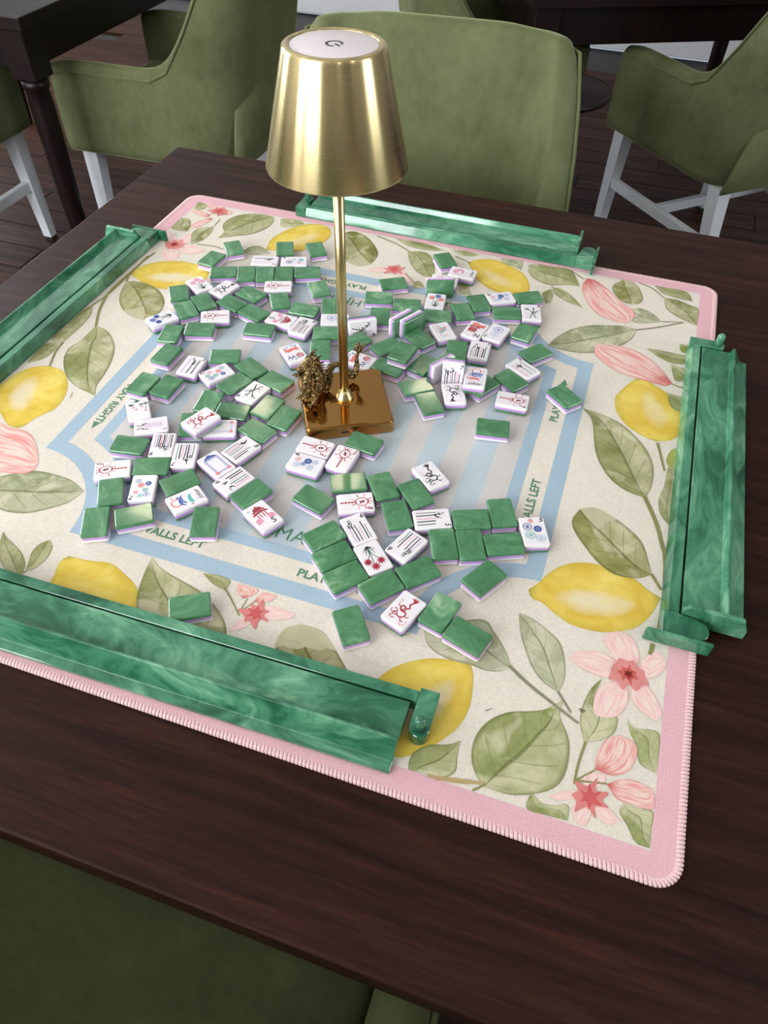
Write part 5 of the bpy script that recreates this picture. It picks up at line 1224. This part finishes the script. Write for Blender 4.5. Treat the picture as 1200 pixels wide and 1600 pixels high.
def d_wind(let, seed, lx, ly, lr):
    A = Art()
    if seed < 2:
        for y, w in ((4.5, 8), (7.6, 6.4), (10.4, 4.6)):
            A.line('r', [(-w, y - 1.0), (-w * .5, y + .4), (0, y + 1.3), (w * .5, y + .4), (w, y - 1.0)], 1.5); A.line('m', [(-w * .7, y - .3), (w * .7, y - .3)], .5)
        A.line('r', [(0, 12), (0, 14.6)], .8)
        for x in (-4.4, -1.5, 1.5, 4.4): A.line('r' if seed else 'm', [(x, 3.4), (x, -2.6)], .7)
        for s in (-1, 1):
            for q in range(5): A.line('p', [(s * 3.5, -3 - q), (s * 7 + q * .3, -2.2 - q * 1.2), (s * 10, -4 - q * 1.1)], 1.0)
        A.disc('l', -8.6, 11.5, 1.5, 1.0)
    elif seed == 2:
        for q in range(6): A.line('c', [(-9 + q * .6, 12 - q * 1.1), (-3, 14 - q * 1.1), (3, 12 - q * 1.1), (9, 14 - q * 1.1)], .8)
        for x in (-7, -4.6, -2, .6): A.line('r', [(x, 4.6), (x, -6)], 1.5)
        A.line('r', [(-10, 5), (-3, 6.4), (4, 5)], 1.3); A.line('r', [(-9, -1.6), (3, -1.6)], 1.0); A.line('k', [(-9, 8), (-2, 7), (8, 8.6)], .5)
    else:
        for q in range(6): A.line('c', [(-9, 5 + q * .8), (-4, 3.2 + q), (2, 5.4 + q * .8), (8, 3.4 + q)], .7)
        for x, y in ((-6, 12), (0, 14), (4, 12.5)): A.leaf('b', x, y, .3, 4, 1.8)
        A.leaf('g', -9, 9, 1.0, 4, 1.4); A.leaf('g', 7, 9, 2.0, 3.4, 1.4)
        for y in (-4.6, -7.4): A.line('r', [(.6, y - .8), (5, y + .8), (9.6, y - .8)], 1.2)
        for x in (2.4, 5, 7.6): A.line('r', [(x, -8), (x, -12)], .9)
        A.line('r', [(5, -4), (5, -1.6)], .8); A.leaf('t', -3, -13, .2, 4, 1.6)
    A.text('k' if seed < 3 else 'n', let, lx, ly, 10.0, lr, .1, .1)
    return A
def d_frame(c, crest):
    A = Art()
    for i in (0, 1.3):
        w, h = 7.6 - i, 11.6 - i; yo = -1.5
        A.line(c, [(-w, -h + yo), (w, -h + yo)], .45); A.line(c, [(w, -h + yo), (w, h + yo)], .45); A.line(c, [(w, h + yo), (-w, h + yo)], .45); A.line(c, [(-w, h + yo), (-w, -h + yo)], .45)
    for x, y in ((-7, -12.6), (7, -12.6)):
        for k in range(6): A.leaf('c', x, y, k * 1.05, 2.6, 1.2)
    if crest:
        for k in range(7): x = -6 + 2 * k; A.line('b', [(x, 10.6), (x * .8, 12.4 + 2.2 * math.cos(x / 4)), (x * .9 + 1.2, 11)], 1.2, .6)
        A.line('n', [(-7, 10.4), (-3, 13), (0, 15.4), (3, 13), (7, 10.4)], .7)
    return A
def d_joker(seed, pink=False):
    A = Art(); rs = random.Random(seed)
    if pink:
        for q in range(7): A.line('p', [(-7 + q * .4, 2 + q), (-3, 12 - q * .7), (4, 11 - q), (7 - q * .5, 3 + q * .4), (1, -2 + q * .5), (-5, 1)], .6)
    else:
        A.line('c', [(-4, 6), (-4.6, 12), (0, 15), (4.6, 12), (4, 6)], 1.0)
        for q in range(9): A.line(rs.choice('nbbn'), [(rs.uniform(-8, -2), rs.uniform(0, 8)), (rs.uniform(-3, 3), rs.uniform(0, 9)), (rs.uniform(2, 8), rs.uniform(0, 8))], rs.uniform(.5, .9))
        for q in range(5): A.line('c' if seed % 2 else 't', [(-7, -3 - q * .7), (-1, -2 - q * .7), (4 + q * .3, -3.4 - q * .6)], .7)
        A.disc('r', 8, 12, .9); A.disc('r', -9, -3, .9)
    A.text('k', 'joker', 0, -12.6, 7.0, 0, .4, .05)
    return A
def d_bird(seed):
    A = Art(); rs = random.Random(seed)
    for q in range(10): A.line(rs.choice('btnlc'), [(rs.uniform(-8, 0), rs.uniform(-6, 10)), (rs.uniform(-2, 3), rs.uniform(-4, 8)), (rs.uniform(0, 8), rs.uniform(-6, 10))], rs.uniform(.5, 1.0))
    for q in range(6): A.leaf(rs.choice('cpt'), rs.uniform(-8, 6), rs.uniform(-12, 12), rs.uniform(0, 6), 4, 1.6)
    return A
def d_leafy(seed):
    A = Art()
    A.line('g', [(-6, 13), (0, 11), (4, 14)], .6); A.line('k', [(6, 12), (9, 6), (7, -6)], .4)
    for x, y, a in ((-9, 6, .2), (-3, 11, .5), (1, 6, .1), (2, 13, 2.6), (-4, 7, 3.0), (6, 6, .3)): A.leaf('g', x, y, a, 6, 2.4)
    for x, y in ((-5, 2), (-2, -2), (4, 2), (8, -6)): A.line('p', [(x - 1.2, y), (x, y + 2), (x + 1.2, y)], .8); A.line('k', [(x - 1.4, y - .2), (x + 1.4, y - .2)], .4)
    return A
def d_plume(seed):
    A = Art(); rs = random.Random(seed)
    for q in range(12): u = q / 11; A.line('v', [(-4 + rs.uniform(-1, 1), 12 - u * 18), (0, 10 - u * 18), (3.4 + rs.uniform(-1, 1), 12 - u * 18)], .5)
    A.line('k', [(-2, -15), (-1, -10), (-4, -6)], .9, .4); A.line('k', [(4, -15), (3, -10), (6, -5)], .9, .4)
    for x, y, a in ((-2, -10, 2.2), (3, -10, .8), (-4, -7, 1.5), (5, -6, 1.4)): A.leaf('k', x, y, a, 3.4, 1.2)
    A.line('k', [(8.6, 12), (8.6, 16)], .7); return A
w7 = [('b', -5, 9.4, 3.2, 0), ('t', .8, 11.2, 3.0, 0), ('p', 5.6, 6.4, 2.6, 0), ('t', -3, 3.4, 3.0, 0), ('n', -4.8, -5.4, 3.0, 1), ('c', 2, -3, 3.2, 0), ('l', 5.6, -9, 3.2, 0)]
w6 = [('l', -5, 8, 3.4, 0), ('p', 2.6, 9.6, 3.2, 0), ('b', -2, 2, 2.8, 0), ('n', 3.2, -1.2, 4.0, 1), ('l', -4.4, -6.4, 3.6, 0), ('l', 4.2, -9, 3.2, 0)]
DES = {
 'dot4': lambda: d_dots('4', [('n', -2.4, 6.4, 4.6, 0), ('l', 3.6, 0, 2.6, 0), ('t', 2.6, -9.6, 3.4, 1), ('p', -4.4, -7, 2.6, 0)]),
 'dot2': lambda: d_dots('2', [('b', -2.6, -4.4, 6.0, 0), ('l', 2.6, 7.4, 5.6, 0)]), 'dot2b': lambda: d_dots('2', [('l', 0, 5.2, 5.4, 0), ('b', 0, -6.6, 6.2, 0)]),
 'dot6b': lambda: d_dots('6', w6), 'dot6': lambda: d_dots('6', w6), 'dot7': lambda: d_dots('7', w7), 'dot7b': lambda: d_dots('7', w7),
 'dot5': lambda: d_dots('5', [('c', -1.2, 12.6, 2.6, 0), ('n', -5.4, 5.4, 4.4, 0), ('n', 3.8, 2.4, 3.9, 1), ('t', -4.0, -4.8, 4.8, 0), ('l', 4.6, -9.2, 4.4, 0)]),
 'bam2': lambda: d_bam(2, '2', 1), 'bam8': lambda: d_bam(8, '8', 2), 'bam4b': lambda: d_twig('4', 3), 'bam7b': lambda: d_bam(7, '7', 4), 'bam3': lambda: d_bam(3, '3', 5),
 'bam4': lambda: d_twig('4', 6), 'bam8b': lambda: d_bam(7, '8', 7), 'bam6c': lambda: d_bam(6, '6', 8), 'bam9': lambda: d_bam(9, '9', 9), 'bam7': lambda: d_bam(7, '7', 10),
 'bam6': lambda: d_bam(6, '6', 11), 'bam5': lambda: d_bam(5, '5', 12), 'bam6b': lambda: d_bam(6, '6', 11), 'bam3b': lambda: d_bam(3, '3', 14), 'bam7c': lambda: d_bam(7, '7', 15), 'bam4c': lambda: d_twig('4', 16),
 'bam1': lambda: d_plume(1), 'leafbam': lambda: d_leafy(1),
 'crak1': lambda: d_crak('', 1), 'crak3': lambda: d_crak('', 2), 'crak5': lambda: d_crak('5', 4), 'crak2': lambda: d_crak('2', 6), 'crak2b': lambda: d_crak('2', 8), 'crak8': lambda: d_crak('8', 10), 'crak9': lambda: d_crak('9', 12),
 'pinkflower': lambda: d_flower('ppp', 1), 'blueflower': lambda: d_flower('nbn', 2), 'redflower': lambda: d_flower('rrr', 3), 'mixflower': lambda: d_flower('cbc', 4),
 'greendragon': lambda: d_dragon('g', 0), 'greendragonb': lambda: d_dragon('g', 2), 'greendragonc': lambda: d_dragon('g', 4), 'reddragon': lambda: d_dragon('r', 0), 'reddragonb': lambda: d_dragon('r', 1),
 'windS': lambda: d_wind('S', 0, 2, -12, 0), 'windSb': lambda: d_wind('S', 1, 4.6, -11.5, 0), 'windN': lambda: d_wind('N', 2, 6, -11, 0), 'windW': lambda: d_wind('W', 3, -5.4, -7.4, math.pi), 'windWb': lambda: d_wind('W', 3, -5.4, -7.4, math.pi),
 'soap': lambda: d_frame('l', False), 'soapblue': lambda: d_frame('b', True), 'joker': lambda: d_joker(1), 'jokerb': lambda: d_joker(2), 'pinkjoker': lambda: d_joker(0, True), 'pinkrose': lambda: d_joker(0, True), 'bird': lambda: d_bird(3)}
def add_tile(up, design, label, loc, rot, group):
    t = obj('mahjong_tile', None, None, None, loc, rot, label=label, cat='mahjong tile', group=group)
    for nm, me in (LAY_UP if up else LAY_DN): obj(nm, me, None, t)
    if up and design in DES: obj('engraved_design', DES[design]().mesh('engraved_design'), None, t, (0, 0, TT + .00003))
    return t
for d, x, y, a, lv, lab in TILES:
    up = d != 'g'
    jz = .0 if lv == 0 else .0002
    add_tile(up, d, lab, (x, y, ZR + lv * TT + jz), (0, 0, a), 'face-up mahjong tiles' if up else 'face-down mahjong tiles')
for nm, d, x, y, yaw, mode, lab in STANDING:
    if mode == 'short':       # upright on the short edge, face towards the viewer
        m_ = Matrix.Translation((x, y, ZR)) @ Matrix.Rotation(yaw, 4, 'Z') @ Matrix.Translation((0, TT / 2, TL / 2)) @ Matrix.Rotation(rad(90), 4, 'X')
    else:                     # on the long edge; local y of the tile lies along the yaw direction
        flip = nm in ('C7', 'C13', 'C14')          # these turn their green back to the right-hand / viewer side
        m_ = Matrix.Translation((x, y, ZR)) @ Matrix.Rotation(yaw - rad(90), 4, 'Z')
        if flip: m_ = m_ @ Matrix.Translation((-TT / 2, 0, TW / 2)) @ Matrix.Rotation(rad(90), 4, 'Y') @ Matrix.Translation((0, 0, TT)) @ Matrix.Rotation(rad(180), 4, 'Y')
        else: m_ = m_ @ Matrix.Translation((-TT / 2, 0, TW / 2)) @ Matrix.Rotation(rad(90), 4, 'Y')
    t = add_tile(True, d, lab, (0, 0, 0), (0, 0, 0), 'tiles standing on edge')
    t.matrix_world = m_
